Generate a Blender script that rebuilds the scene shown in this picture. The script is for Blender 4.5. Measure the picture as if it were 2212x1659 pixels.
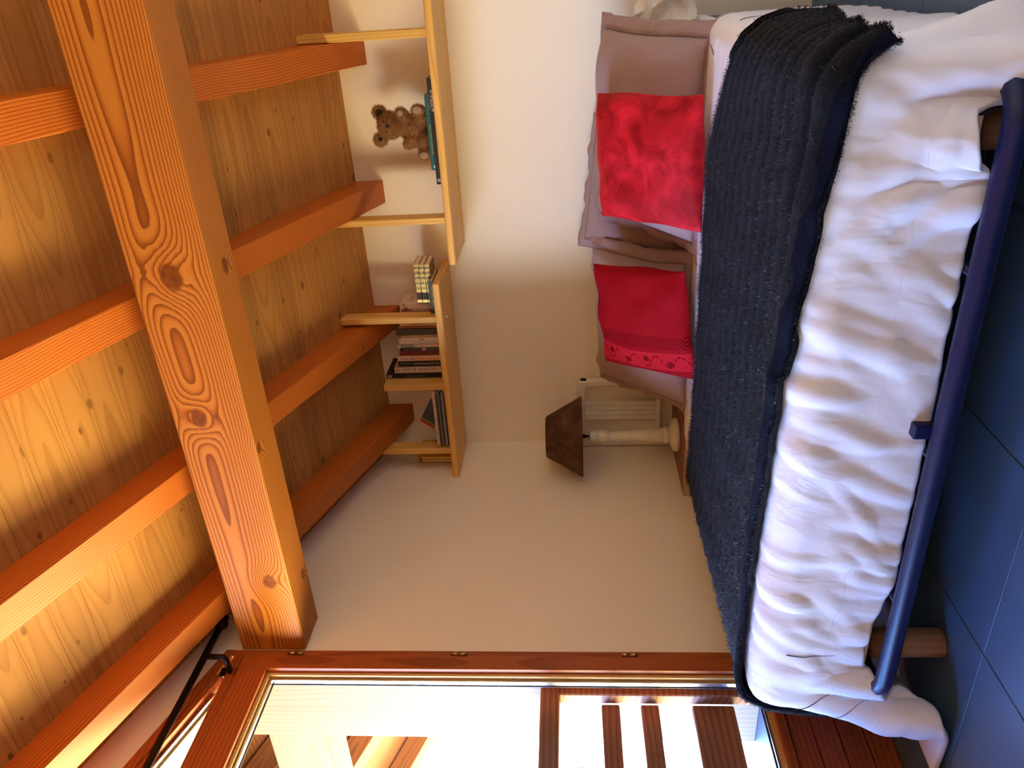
import bpy, bmesh, math, random
import numpy as np
from mathutils import Vector, Matrix

# ------------------------------------------------------------------ clear, camera, world, light, exposure
for o in list(bpy.data.objects):
    bpy.data.objects.remove(o, do_unlink=True)
scene = bpy.context.scene
col = scene.collection
random.seed(7)
rng = np.random.default_rng(11)

cam_d = bpy.data.cameras.new('camera')
cam_d.sensor_fit = 'HORIZONTAL'
cam_d.sensor_width = 36.0
cam_d.lens = 36.0 * 1672.31 / 2212.0
cam_d.clip_start = 0.05
cam_o = bpy.data.objects.new('camera', cam_d)
col.objects.link(cam_o)
# the photograph was stored lying on its side: the camera is rolled a quarter turn
_ax, _ay, _az = Vector((-0.0572, 0.0596, -0.9966)), Vector((0.8826, 0.4696, -0.0226)), Vector((0.4667, -0.8809, -0.0795))
cam_o.matrix_world = Matrix(((_ax.x, _ay.x, _az.x, 2.2494), (_ax.y, _ay.y, _az.y, -3.5744),
                             (_ax.z, _ay.z, _az.z, 1.0), (0, 0, 0, 1)))
scene.camera = cam_o

SKY_HORIZON = (10.6, 10.3, 9.4)
SKY_HIGH = (2.4, 8.2, 24.0)
GROUND = (6.6, 5.2, 2.35)
world = bpy.data.worlds.new('daylight')
scene.world = world
world.use_nodes = True
wn = world.node_tree
wn.nodes.clear()
_tc = wn.nodes.new('ShaderNodeTexCoord')
_sp = wn.nodes.new('ShaderNodeSeparateXYZ')
_rp = wn.nodes.new('ShaderNodeMapRange')       # pale horizon to deep blue sky
_rp.inputs[1].default_value = 0.05
_rp.inputs[2].default_value = 0.55
_ms = wn.nodes.new('ShaderNodeMix')
_ms.data_type = 'RGBA'
_ms.inputs[6].default_value = SKY_HORIZON + (1,)
_ms.inputs[7].default_value = SKY_HIGH + (1,)
_mr = wn.nodes.new('ShaderNodeMapRange')       # sunlit ground below the horizon
_mr.inputs[1].default_value = -0.04
_mr.inputs[2].default_value = 0.02
_mx = wn.nodes.new('ShaderNodeMix')
_mx.data_type = 'RGBA'
_mx.inputs[6].default_value = GROUND + (1,)
_bg = wn.nodes.new('ShaderNodeBackground')
_wo = wn.nodes.new('ShaderNodeOutputWorld')
wn.links.new(_tc.outputs['Generated'], _sp.inputs[0])
wn.links.new(_sp.outputs[2], _rp.inputs[0])
wn.links.new(_rp.outputs[0], _ms.inputs[0])
wn.links.new(_ms.outputs[2], _mx.inputs[7])
wn.links.new(_sp.outputs[2], _mr.inputs[0])
wn.links.new(_mr.outputs[0], _mx.inputs[0])
wn.links.new(_mx.outputs[2], _bg.inputs[0])
wn.links.new(_bg.outputs[0], _wo.inputs[0])

# portal: guides the daylight through the window opening (adds no light of its own)
pl = bpy.data.lights.new('window_portal', 'AREA')
pl.shape = 'RECTANGLE'
pl.size = 2.25       # z
pl.size_y = 1.50     # y
pl.cycles.is_portal = True
po = bpy.data.objects.new('window_portal', pl)
po.matrix_world = Matrix(((0, 0, -1, 0.012), (0, -1, 0, -2.235), (-1, 0, 0, 1.45), (0, 0, 0, 1)))
col.objects.link(po)

# added area lamp outdoors, standing in for sunlight bounced up from the terrain
gl = bpy.data.lights.new('added_ground_bounce_lamp', 'AREA')
gl.shape = 'DISK'
gl.size = 1.5
gl.energy = 230
gl.color = (1.0, .84, .36)
go = bpy.data.objects.new('added_ground_bounce_lamp', gl)
go.location = (-6.5, -1.75, -2.6)
go.rotation_euler = (Vector((0.3, -2.1, 2.0)) - Vector(go.location)).to_track_quat('-Z', 'Y').to_euler()
col.objects.link(go)

vs = scene.view_settings
vs.view_transform = 'Standard'
vs.look = 'None'
vs.gamma = 1.0
vs.use_curve_mapping = False
vs.exposure = 1.9
scene.cycles.max_bounces = 10
scene.cycles.diffuse_bounces = 7
scene.cycles.transparent_max_bounces = 16
scene.cycles.sample_clamp_indirect = 12.0
scene.cycles.caustics_reflective = False
scene.cycles.caustics_refractive = False


# ------------------------------------------------------------------ object helpers
def tag(o, label=None, cat=None, group=None, kind=None):
    if label: o['label'] = label
    if cat: o['category'] = cat
    if group: o['group'] = group
    if kind: o['kind'] = kind
    return o


def empty(name, loc=(0, 0, 0), rot=(0, 0, 0), parent=None):
    o = bpy.data.objects.new(name, None)
    o.location = loc
    o.rotation_euler = rot
    o.empty_display_size = 0.05
    col.objects.link(o)
    if parent: o.parent = parent
    return o


class MB:
    def __init__(s):
        s.v = []
        s.f = []

    def add(s, verts, faces):
        n = len(s.v)
        s.v += [tuple(map(float, p)) for p in verts]
        s.f += [tuple(i + n for i in f) for f in faces]
        return s

    def box(s, x0, x1, y0, y1, z0, z1, ch=0.0):
        if x0 > x1: x0, x1 = x1, x0
        if y0 > y1: y0, y1 = y1, y0
        if z0 > z1: z0, z1 = z1, z0
        if ch <= 0:
            v = [(x, y, z) for z in (z0, z1) for y in (y0, y1) for x in (x0, x1)]
            f = [(0, 2, 3, 1), (4, 5, 7, 6), (0, 1, 5, 4), (2, 6, 7, 3), (0, 4, 6, 2), (1, 3, 7, 5)]
            return s.add(v, f)
        c = min(ch, (x1 - x0) * .45, (y1 - y0) * .45, (z1 - z0) * .45)
        idx = {}
        v = []
        for sx in (0, 1):
            for sy in (0, 1):
                for sz in (0, 1):
                    X, Y, Z = (x0, x1)[sx], (y0, y1)[sy], (z0, z1)[sz]
                    ix, iy, iz = X + (c if sx == 0 else -c), Y + (c if sy == 0 else -c), Z + (c if sz == 0 else -c)
                    for a, p in enumerate(((X, iy, iz), (ix, Y, iz), (ix, iy, Z))):
                        idx[(sx, sy, sz, a)] = len(v)
                        v.append(p)
        f = []
        for a in range(3):
            b, d = [(1, 2), (0, 2), (0, 1)][a]
            for sa in (0, 1):
                q = []
                for (sb, sd) in ((0, 0), (1, 0), (1, 1), (0, 1)):
                    k = [0, 0, 0]
                    k[a], k[b], k[d] = sa, sb, sd
                    q.append(idx[(*k, a)])
                f.append(tuple(q))
        for a in range(3):          # edges along axis a
            b, d = [(1, 2), (0, 2), (0, 1)][a]
            for sb in (0, 1):
                for sd in (0, 1):
                    k0 = [0, 0, 0]
                    k1 = [0, 0, 0]
                    k0[a], k1[a] = 0, 1
                    k0[b] = k1[b] = sb
                    k0[d] = k1[d] = sd
                    f.append((idx[(*k0, b)], idx[(*k1, b)], idx[(*k1, d)], idx[(*k0, d)]))
        for sx in (0, 1):
            for sy in (0, 1):
                for sz in (0, 1):
                    f.append(tuple(idx[(sx, sy, sz, a)] for a in range(3)))
        return s.add(v, f)

    def prism(s, poly, axis, a0, a1):
        """poly: list of 2D points in the plane of the other two axes (in order x,y,z minus axis)"""
        n = len(poly)
        v = []
        for a in (a0, a1):
            for p in poly:
                q = list(p)
                q.insert(axis, a)
                v.append(tuple(q))
        f = [tuple(range(n)), tuple(range(2 * n - 1, n - 1, -1))]
        f += [(i, (i + 1) % n, n + (i + 1) % n, n + i) for i in range(n)]
        return s.add(v, f)

    def lathe(s, prof, segs=28, cx=0, cy=0, wob=0.0):
        v = []
        f = []
        m = len(prof)
        for i in range(segs):
            a = 2 * math.pi * i / segs
            for (r, z) in prof:
                rr = r * (1 + wob * math.sin(7 * a + z * 40) * .5 + wob * math.sin(3 * a + 1.3) * .5)
                v.append((cx + rr * math.cos(a), cy + rr * math.sin(a), z))
        for i in range(segs):
            j = (i + 1) % segs
            for k in range(m - 1):
                f.append((i * m + k, j * m + k, j * m + k + 1, i * m + k + 1))
        return s.add(v, f)

    def tube(s, pts, r, segs=10, caps=True, flat=1.0):
        pts = [Vector(p) for p in pts]
        v = []
        f = []
        up = None
        n = len(pts)
        for i, p in enumerate(pts):
            t = (pts[min(i + 1, n - 1)] - pts[max(i - 1, 0)]).normalized()
            if up is None:
                up = Vector((0, 0, 1)) if abs(t.z) < .9 else Vector((1, 0, 0))
            a = (up - t * up.dot(t)).normalized()
            up = a
            b = t.cross(a)
            rr = r[i] if isinstance(r, (list, tuple)) else r
            for k in range(segs):
                th = 2 * math.pi * (k + .5) / segs
                v.append(p + a * math.cos(th) * rr * flat + b * math.sin(th) * rr)
        for i in range(n - 1):
            for k in range(segs):
                j = (k + 1) % segs
                f.append((i * segs + k, i * segs + j, (i + 1) * segs + j, (i + 1) * segs + k))
        if caps:
            f.append(tuple(range(segs - 1, -1, -1)))
            f.append(tuple((n - 1) * segs + k for k in range(segs)))
        return s.add(v, f)

    def build(s, name, mat, parent=None, smooth=False, loc=None, rot=None):
        me = bpy.data.meshes.new(name)
        me.from_pydata(s.v, [], s.f)
        bm = bmesh.new()
        bm.from_mesh(me)
        bmesh.ops.recalc_face_normals(bm, faces=bm.faces)
        bm.to_mesh(me)
        bm.free()
        if smooth:
            me.polygons.foreach_set('use_smooth', [True] * len(me.polygons))
        o = bpy.data.objects.new(name, me)
        if mat: me.materials.append(mat)
        col.objects.link(o)
        if parent: o.parent = parent
        if loc: o.location = loc
        if rot: o.rotation_euler = rot
        return o


def copy_to(o, parent, loc=None, rot=None):
    c = o.copy()
    col.objects.link(c)
    c.parent = parent
    if loc is not None: c.location = loc
    if rot is not None: c.rotation_euler = rot
    return c


# ------------------------------------------------------------------ material helpers
def S(r, g, b):
    """sRGB 0-255 to linear"""
    def f(c):
        c /= 255.0
        return c / 12.92 if c <= .04045 else ((c + .055) / 1.055) ** 2.4
    return (f(r), f(g), f(b))


class NT:
    def __init__(s, name):
        s.mat = bpy.data.materials.new(name)
        s.mat.use_nodes = True
        s.nt = s.mat.node_tree
        s.b = s.nt.nodes['Principled BSDF']
        s.out = s.nt.nodes['Material Output']
        s._tc = None

    def n(s, t):
        return s.nt.nodes.new(t)

    def set(s, sock, v):
        if v is None: return
        if hasattr(v, 'node'):
            s.nt.links.new(v, sock)
        elif isinstance(v, (tuple, list)):
            if len(v) == 3 and len(sock.default_value) == 4: v = tuple(v) + (1,)
            sock.default_value = v
        else:
            sock.default_value = v

    def tc(s, which='Object'):
        if s._tc is None: s._tc = s.n('ShaderNodeTexCoord')
        return s._tc.outputs[which]

    def m(s, op, a, b=None, c=None, clamp=False):
        k = s.n('ShaderNodeMath')
        k.operation = op
        k.use_clamp = clamp
        for i, v in enumerate((a, b, c)): s.set(k.inputs[i], v)
        return k.outputs[0]

    def vm(s, op, a, b=None):
        k = s.n('ShaderNodeVectorMath')
        k.operation = op
        s.set(k.inputs[0], a)
        s.set(k.inputs[1], b)
        return k.outputs['Value'] if op in ('LENGTH', 'DISTANCE', 'DOT_PRODUCT') else k.outputs[0]

    def sep(s, v):
        k = s.n('ShaderNodeSeparateXYZ')
        s.set(k.inputs[0], v)
        return k.outputs

    def comb(s, x, y, z):
        k = s.n('ShaderNodeCombineXYZ')
        for i, v in enumerate((x, y, z)): s.set(k.inputs[i], v)
        return k.outputs[0]

    def noise(s, v, scale=5, detail=2, rough=.5, dist=0.0, color=False):
        k = s.n('ShaderNodeTexNoise')
        s.set(k.inputs['Vector'], v)
        k.inputs['Scale'].default_value = scale
        k.inputs['Detail'].default_value = detail
        k.inputs['Roughness'].default_value = rough
        k.inputs['Distortion'].default_value = dist
        return k.outputs['Color' if color else 'Fac']

    def voro(s, v, scale=5, feature='F1'):
        k = s.n('ShaderNodeTexVoronoi')
        k.feature = feature
        k.voronoi_dimensions = '2D'
        s.set(k.inputs['Vector'], v)
        k.inputs['Scale'].default_value = scale
        return k.outputs

    def ramp(s, fac, stops, interp='LINEAR'):
        k = s.n('ShaderNodeValToRGB')
        k.color_ramp.interpolation = interp
        el = k.color_ramp.elements
        while len(el) > 1: el.remove(el[-1])
        el[0].position = stops[0][0]
        el[0].color = tuple(stops[0][1]) + (1,)
        for p, c in stops[1:]:
            e = el.new(p)
            e.color = tuple(c) + (1,)
        s.set(k.inputs[0], fac)
        return k.outputs[0]

    def mix(s, fac, a, b, mode='MIX'):
        k = s.n('ShaderNodeMix')
        k.data_type = 'RGBA'
        k.blend_type = mode
        s.set(k.inputs[0], fac)
        s.set(k.inputs[6], a)
        s.set(k.inputs[7], b)
        return k.outputs[2]

    def mr(s, v, a, b, c=0.0, d=1.0):
        k = s.n('ShaderNodeMapRange')
        s.set(k.inputs[0], v)
        for i, q in enumerate((a, b, c, d)): k.inputs[i + 1].default_value = q
        return k.outputs[0]

    def rnd(s):
        return s.n('ShaderNodeObjectInfo').outputs['Random']

    def bump(s, h, strength=.3, dist=.01):
        k = s.n('ShaderNodeBump')
        k.inputs['Strength'].default_value = strength
        k.inputs['Distance'].default_value = dist
        s.set(k.inputs['Height'], h)
        s.nt.links.new(k.outputs[0], s.b.inputs['Normal'])

    def done(s, color=None, rough=.6, metal=0.0, spec=.4, **kw):
        s.set(s.b.inputs['Base Color'], color)
        s.set(s.b.inputs['Roughness'], rough)
        s.set(s.b.inputs['Metallic'], metal)
        s.b.inputs['Specular IOR Level'].default_value = spec
        for k, v in kw.items(): s.set(s.b.inputs[k], v)
        return s.mat


def wood(name, light, mid, dark, axes='xyz', freq=55, pith=(-.16, -.10), wob=.05, tilt=0.012, knots=(), rough=.42,
         spec=.35, vary=.25, spot=0.0, fine=.25, coat=0.0, contrast=1.0):
    t = NT(name)
    P = t.tc('Object')
    xs = t.sep(P)
    d = {'x': xs[0], 'y': xs[1], 'z': xs[2]}
    rnd = t.rnd()
    x = t.m('ADD', d[axes[0]], t.m('MULTIPLY', rnd, 7.3))
    y0, z0 = d[axes[1]], d[axes[2]]
    L = t.comb(x, y0, z0)
    w1 = t.noise(t.vm('MULTIPLY', L, (1.1, 1.6, 1.6)), 1.0, 1.5, .45)
    w2 = t.noise(t.vm('MULTIPLY', t.vm('ADD', L, (5.1, 3.3, 9.2)), (1.4, 2.0, 2.0)), 1.0, 1.5, .45)
    y = t.m('ADD', t.m('ADD', y0, pith[0]), t.m('MULTIPLY', t.m('SUBTRACT', w1, .5), wob * 2.2))
    z = t.m('ADD', t.m('ADD', z0, t.m('MULTIPLY_ADD', rnd, .05, pith[1])), t.m('MULTIPLY', t.m('SUBTRACT', w2, .5), wob * 2.2))
    y = t.m('ADD', y, t.m('MULTIPLY', d[axes[0]], tilt))
    r = t.m('SQRT', t.m('ADD', t.m('MULTIPLY', y, y), t.m('MULTIPLY', z, z)))
    kmask = None
    P0 = t.comb(d[axes[0]], y0, z0)
    for (kx, ky, kz, rad) in knots:
        dd = t.vm('MULTIPLY', t.vm('SUBTRACT', P0, (kx, ky, kz)), (.75, 1, 1))
        dn = t.m('DIVIDE', t.vm('LENGTH', dd), rad)
        dn = t.m('ADD', dn, t.m('MULTIPLY', t.m('SUBTRACT', t.noise(P0, 30, 2), .5), .35))
        g = t.m('POWER', 2.718, t.m('MULTIPLY', t.m('MULTIPLY', dn, dn), -.22))
        r = t.m('ADD', r, t.m('MULTIPLY', g, rad * 1.5))
        km = t.mr(dn, .8, 1.12, 1.0, 0.0)
        kmask = km if kmask is None else t.m('MAXIMUM', kmask, km)
    ring = t.m('FRACT', t.m('MULTIPLY', r, freq))
    colr = t.ramp(ring, [(0, light), (.30, light), (.62, mid), (.86, dark), (.97, dark), (1.0, light)])
    colr = t.mix(1 - contrast, colr, light) if contrast < 1 else colr
    fn = t.noise(t.vm('MULTIPLY', L, (6, 160, 160)), 1.0, 3, .6)
    colr = t.mix(fine, colr, t.mix(fn, tuple(c * .55 for c in mid), tuple(min(1, c * 1.35) for c in light)))
    big = t.noise(t.vm('MULTIPLY', L, (1.2, 5, 5)), 1.0, 2)
    val = t.m('ADD', t.m('MULTIPLY', t.m('SUBTRACT', big, .5), vary), t.m('MULTIPLY_ADD', rnd, vary * .8, 1 - vary * .4))
    colr = t.mix(1.0, colr, t.comb(val, val, val), 'MULTIPLY')
    if spot > 0:
        vo = t.voro(t.comb(t.m('MULTIPLY', x, 4.6), t.m('MULTIPLY_ADD', y0, 8.5, t.m('MULTIPLY', rnd, 91.7)), 0.0), 1.0)
        keep = t.m('GREATER_THAN', t.sep(vo['Color'])[0], 1 - spot)
        sz = t.m('MULTIPLY_ADD', t.sep(vo['Color'])[1], .07, .03)
        sm = t.m('MULTIPLY', keep, t.mr(t.m('DIVIDE', vo['Distance'], sz), .75, 1.25, 1.0, 0.0))
        kmask = sm if kmask is None else t.m('MAXIMUM', kmask, sm)
    if kmask is not None:
        kn = t.noise(P0, 60, 3, .6)
        kc = t.mix(kn, tuple(c * .5 for c in dark), tuple(c * .75 for c in mid))
        colr = t.mix(kmask, colr, kc)
    t.bump(t.m('ADD', ring, t.m('MULTIPLY', fn, .5)), .12, .004)
    return t.done(colr, rough, 0, spec)


def plain(name, c, rough=.6, metal=0, spec=.4, var=.12, scale=12, bumps=0.0, bscale=80, **kw):
    t = NT(name)
    n = t.noise(t.tc('Object'), scale, 3, .55)
    lo = tuple(x * (1 - var) for x in c)
    hi = tuple(min(1, x * (1 + var)) for x in c)
    cc = t.mix(n, lo, hi)
    if bumps: t.bump(t.noise(t.tc('Object'), bscale, 3, .6), bumps, .003)
    return t.done(cc, rough, metal, spec, **kw)


# warm varnished larch / pine family
BEAM_L, BEAM_M, BEAM_D = (.52, .195, .032), (.40, .115, .014), (.15, .025, .002)
RAF_L, RAF_M, RAF_D = (.58, .165, .026), (.46, .115, .015), (.29, .05, .006)
m_beam = wood('varnished_larch_beam', BEAM_L, BEAM_M, BEAM_D, freq=125, pith=(.17, -.05), wob=.030, tilt=.012,
              knots=((1.52, -.0873, -.002, .034), (1.04, -.0873, .036, .027), (.345, -.0873, -.054, .026),
                     (1.516, .013, -.125, .02), (.905, -.06, -.125, .016), (.269, .041, -.125, .018)), rough=.5, spec=.25)
m_rafter = wood('varnished_larch_rafter', RAF_L, RAF_M, RAF_D, freq=125, pith=(.13, .09), wob=.035, tilt=.01, rough=.42, spot=.06)
m_ceil = wood('pine_ceiling_board', (.52, .25, .070), (.46, .21, .054), (.32, .125, .028), freq=150, pith=(.05, .13), wob=.020, tilt=.006,
              rough=.55, spec=.25, vary=.30, spot=.42, contrast=.6)
m_shelf = wood('varnished_spruce_shelf', (.78, .44, .11), (.70, .36, .08), (.52, .24, .045), freq=60, pith=(.14, .05), wob=.03, rough=.45, spot=.05, contrast=.7)
m_hang = wood('varnished_spruce_hanger', (.80, .48, .125), (.72, .40, .09), (.55, .27, .05), axes='zxy', freq=75, pith=(.1, .03), wob=.02, rough=.45, contrast=.65)
m_frame = wood('stained_window_wood', (.42, .105, .024), (.34, .075, .017), (.21, .042, .01), axes='zxy', freq=60, pith=(.1, .05), wob=.025, rough=.4, contrast=.8)
m_frame_h = wood('stained_window_wood_level', (.42, .105, .024), (.34, .075, .017), (.21, .042, .01), axes='yxz', freq=60, pith=(.1, .05), wob=.025, rough=.4, contrast=.8)
m_rebate = wood('pale_window_rebate', (.75, .47, .18), (.68, .4, .14), (.5, .27, .08), axes='zxy', freq=60, rough=.45, contrast=.6)
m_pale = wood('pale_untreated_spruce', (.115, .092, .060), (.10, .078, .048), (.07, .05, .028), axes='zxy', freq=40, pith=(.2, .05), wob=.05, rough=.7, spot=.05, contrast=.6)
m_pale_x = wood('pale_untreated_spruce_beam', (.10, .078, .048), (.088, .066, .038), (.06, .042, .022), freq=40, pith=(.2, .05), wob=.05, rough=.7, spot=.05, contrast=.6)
m_guard = wood('weathered_brown_guard_board', (.25, .105, .055), (.2, .075, .04), (.11, .038, .02), axes='yxz', freq=45, pith=(.1, .1), wob=.04, rough=.55, spot=.1)
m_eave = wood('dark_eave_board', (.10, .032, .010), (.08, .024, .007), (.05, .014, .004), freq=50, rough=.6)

t = NT('warm_white_plaster')
_pn = t.noise(t.tc('Object'), 3.0, 3, .5)
_pc = t.mix(_pn, (.88, .775, .60), (.92, .82, .645))
t.bump(t.noise(t.tc('Object'), 140, 4, .6), .08, .003)
m_wall = t.done(_pc, .85, 0, .2)

t = NT('slate_grey_floor_tile')
_fn = t.noise(t.tc('Object'), 4.0, 5, .6)
_fc = t.mix(_fn, (.058, .105, .175), (.088, .148, .24))
t.bump(t.noise(t.tc('Object'), 60, 4, .6), .1, .002)
m_tile = t.done(_fc, t.mr(_fn, 0, 1, .38, .55), 0, .45)
m_grout = plain('floor_grout', (.13, .13, .135), .9)

m_cream = plain('cream_painted_wood', (.80, .72, .58), .45, spec=.45, var=.05, scale=6)
m_cream_old = plain('cream_distressed_paint', (.74, .68, .52), .55, var=.14, scale=18, bumps=.15, bscale=60)
m_seat = wood('brown_chair_seat', (.26, .075, .032), (.21, .055, .022), (.13, .03, .012), freq=60, rough=.45)
m_seat_edge = wood('light_seat_edge', (.60, .43, .27), (.55, .37, .21), (.42, .26, .13), freq=60, rough=.5, contrast=.6)
m_navy = plain('navy_blue_metal', (.006, .009, .052), .4, metal=0.0, spec=.35, var=.2, scale=25)
m_black = plain('black_plastic', (.010, .010, .012), .45)
m_iron = plain('dark_iron', (.014, .008, .008), .4, metal=.6, spec=.5)
m_brass = plain('aged_brass', (.52, .36, .15), .35, metal=1.0)
m_steel = plain('zinc_bolt', (.62, .58, .5), .3, metal=1.0)
m_alu = plain('aluminium_spacer', (.78, .79, .8), .25, metal=1.0)
m_rubber = plain('black_glass_gasket', (.03, .03, .035), .6)
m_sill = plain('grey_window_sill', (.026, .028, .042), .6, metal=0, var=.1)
m_matt = plain('grey_mattress_cloth', (.13, .13, .15), .9)
m_legw = wood('brown_bed_leg', (.34, .17, .08), (.28, .13, .055), (.2, .085, .035), axes='zxy', freq=60, rough=.5, contrast=.6)
m_slat = wood('birch_bed_slat', (.68, .5, .3), (.62, .43, .24), (.5, .32, .16), freq=60, rough=.5, contrast=.6)

t = NT('clear_window_glass')
_tr = t.n('ShaderNodeBsdfTransparent')
_tr.inputs[0].default_value = (.97, .98, .98, 1)
_gl = t.n('ShaderNodeBsdfGlossy')
_gl.inputs['Roughness'].default_value = 0.02
_ly = t.n('ShaderNodeLayerWeight')
_ly.inputs[0].default_value = .12
_ms = t.n('ShaderNodeMixShader')
t.nt.links.new(_ly.outputs['Fresnel'], _ms.inputs[0])
t.nt.links.new(_tr.outputs[0], _ms.inputs[1])
t.nt.links.new(_gl.outputs[0], _ms.inputs[2])
t.nt.links.new(_ms.outputs[0], t.out.inputs['Surface'])
m_glass = t.mat


def fabric(name, c, rough=.85, sheen=.3, wr=.25, wscale=9, weave=.15, var=.08, tint=None):
    t = NT(name)
    P = t.tc('Object')
    w = t.noise(P, wscale, 3, .55, 1.2)
    wv = t.noise(P, 500, 2, .5)
    t.bump(t.m('ADD', t.m('MULTIPLY', w, 1.0), t.m('MULTIPLY', wv, .02 * weave / .15)), wr, .02)
    cc = t.mix(t.noise(P, 14, 3), tuple(x * (1 - var) for x in c), tuple(min(1, x * (1 + var)) for x in c))
    return t.done(cc, rough, 0, .15, **{'Sheen Weight': sheen, 'Sheen Roughness': .5})


t = NT('white_cotton_duvet')
_P = t.tc('Object')
_w1 = t.noise(t.vm('MULTIPLY', t.vm('ADD', _P, t.vm('MULTIPLY', t.noise(_P, 3.0, 2, .5, 0, True), (.25, .25, .25))), (9, 5, 4)), 1.0, 3, .5)
_w2 = t.noise(t.vm('MULTIPLY', _P, (34, 22, 16)), 1.0, 2, .5, .6)
t.bump(t.m('ADD', _w1, t.m('MULTIPLY', _w2, .16)), .45, .03)
m_duvet = t.done((.83, .81, .82), .9, 0, .15)
m_mauve = fabric('mauve_grey_cotton', (.38, .255, .235), .8, .1, .4, 7, var=.04)
m_red = NT('scarlet_plush')
_rn = m_red.noise(m_red.tc('Object'), 9, 4, .6, .8)
m_red.bump(m_red.noise(m_red.tc('Object'), 22, 4, .6), .35, .01)
m_red = m_red.done(m_red.mix(m_red.mr(_rn, .36, .66), (.30, .002, .005), (.66, .012, .024)), .7, 0, .2,
                   **{'Sheen Weight': .45, 'Sheen Roughness': .35, 'Sheen Tint': (1, .05, .06, 1)})
m_print = plain('dark_plum_print', (.05, .015, .03), .9)
m_white_cloth = fabric('sheer_white_cloth', (.85, .80, .72), .8, .1, .6, 20)


# ------------------------------------------------------------------ room shell
ZC, SLOPE = 1.9907, 0.3372           # ceiling height at the back wall, roof pitch (rise per metre)
ROOF_A = math.atan(SLOPE)
XR, YN = 2.78, -4.35
def ceil_z(y): return ZC + SLOPE * (-y)


# floor: grout bed + individual tiles
floor = MB().box(-.02, XR + .1, YN - .1, .02, -.08, -.003).build('floor', m_grout)
tag(floor, kind='structure')
TS = .518
x_lines = [.69 + TS * k for k in range(-2, 7)]
y_lines = [-2.127 + TS * k for k in range(-6, 6)]
tile_cache = {}
for i in range(len(x_lines) - 1):
    for j in range(len(y_lines) - 1):
        x0, x1 = max(x_lines[i], 0.0), min(x_lines[i + 1], XR)
        y0, y1 = max(y_lines[j], YN), min(y_lines[j + 1], 0.0)
        if x1 - x0 < .03 or y1 - y0 < .03: continue
        w, h = round(x1 - x0, 3), round(y1 - y0, 3)
        if (w, h) not in tile_cache:
            tile_cache[(w, h)] = MB().box(-w / 2 + .002, w / 2 - .002, -h / 2 + .002, h / 2 - .002, -.012, 0, .0012).build(
                'tile', m_tile, floor, loc=((x0 + x1) / 2, (y0 + y1) / 2, 0))
        else:
            copy_to(tile_cache[(w, h)], floor, ((x0 + x1) / 2, (y0 + y1) / 2, 0))

wb = MB().box(-.45, XR + .1, 0, .12, -.08, 2.06).build('wall_back', m_wall)
tag(wb, kind='structure')
wr = MB().prism([(YN, -.08), (0.0, -.08), (0.0, ceil_z(0) + .03), (YN, ceil_z(YN) + .03)], 0, XR, XR + .1).build('wall_right', m_wall)
tag(wr, kind='structure')
wf = MB().box(-.45, XR + .1, YN - .1, YN, -.08, 3.55).build('wall_front', m_wall)
tag(wf, kind='structure')
# left gable wall with the window opening (y -1.48 .. -2.98, z .33 .. sloping head)
OY0, OY1, OZ0 = -1.48, -2.98, .30
OT0, OT1 = 2.362, 2.362 + .307 * 1.50
mb = MB()
WX0 = -.42
mb.prism([(OY0, -.08), (0.0, -.08), (0.0, ceil_z(0) + .03), (OY0, ceil_z(OY0) + .03)], 0, WX0, 0)
mb.prism([(YN, -.08), (OY1, -.08), (OY1, ceil_z(OY1) + .03), (YN, ceil_z(YN) + .03)], 0, WX0, 0)
mb.prism([(OY1, OT1), (OY0, OT0), (OY0, ceil_z(OY0) + .03), (OY1, ceil_z(OY1) + .03)], 0, WX0, 0)
mb.prism([(OY1, -.08), (OY0, -.08), (OY0, OZ0), (OY1, OZ0)], 0, WX0, -.03)
wl = mb.build('wall_left', m_wall)
tag(wl, kind='structure')

# ceiling: backing + boards running along the purlin
ceil_root = empty('ceiling', (0, 0, ZC), (-ROOF_A, 0, 0))
tag(ceil_root, kind='structure')
SL = -YN / math.cos(ROOF_A) + .12
MB().box(-.42, XR + .08, -SL, .03, .016, .07).build('ceiling_backing', plain('roof_backing', (.2, .12, .06), .9), ceil_root)
PW = .118
board = None
k = 0
y = .01
while y > -SL:
    w = PW
    if board is None:
        board = MB().box(-.01, XR + .02, -PW + .0003, -.0003, 0, .016, .0007).build('board', m_ceil, ceil_root, loc=(0, y, 0))
    else:
        copy_to(board, ceil_root, (0, y, 0))
    y -= PW

# ------------------------------------------------------------------ roof timbers
beam = MB().box(0, XR, -.0873, .0873, -.1259, .1259, .007).build('purlin', m_beam, loc=(0.001, -1.3942, 2.1752))
beam.data.transform(Matrix.Translation((0, 0, 0)))
tag(beam, 'massive orange larch purlin with large knots crossing under the rafters', 'beam')
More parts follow.
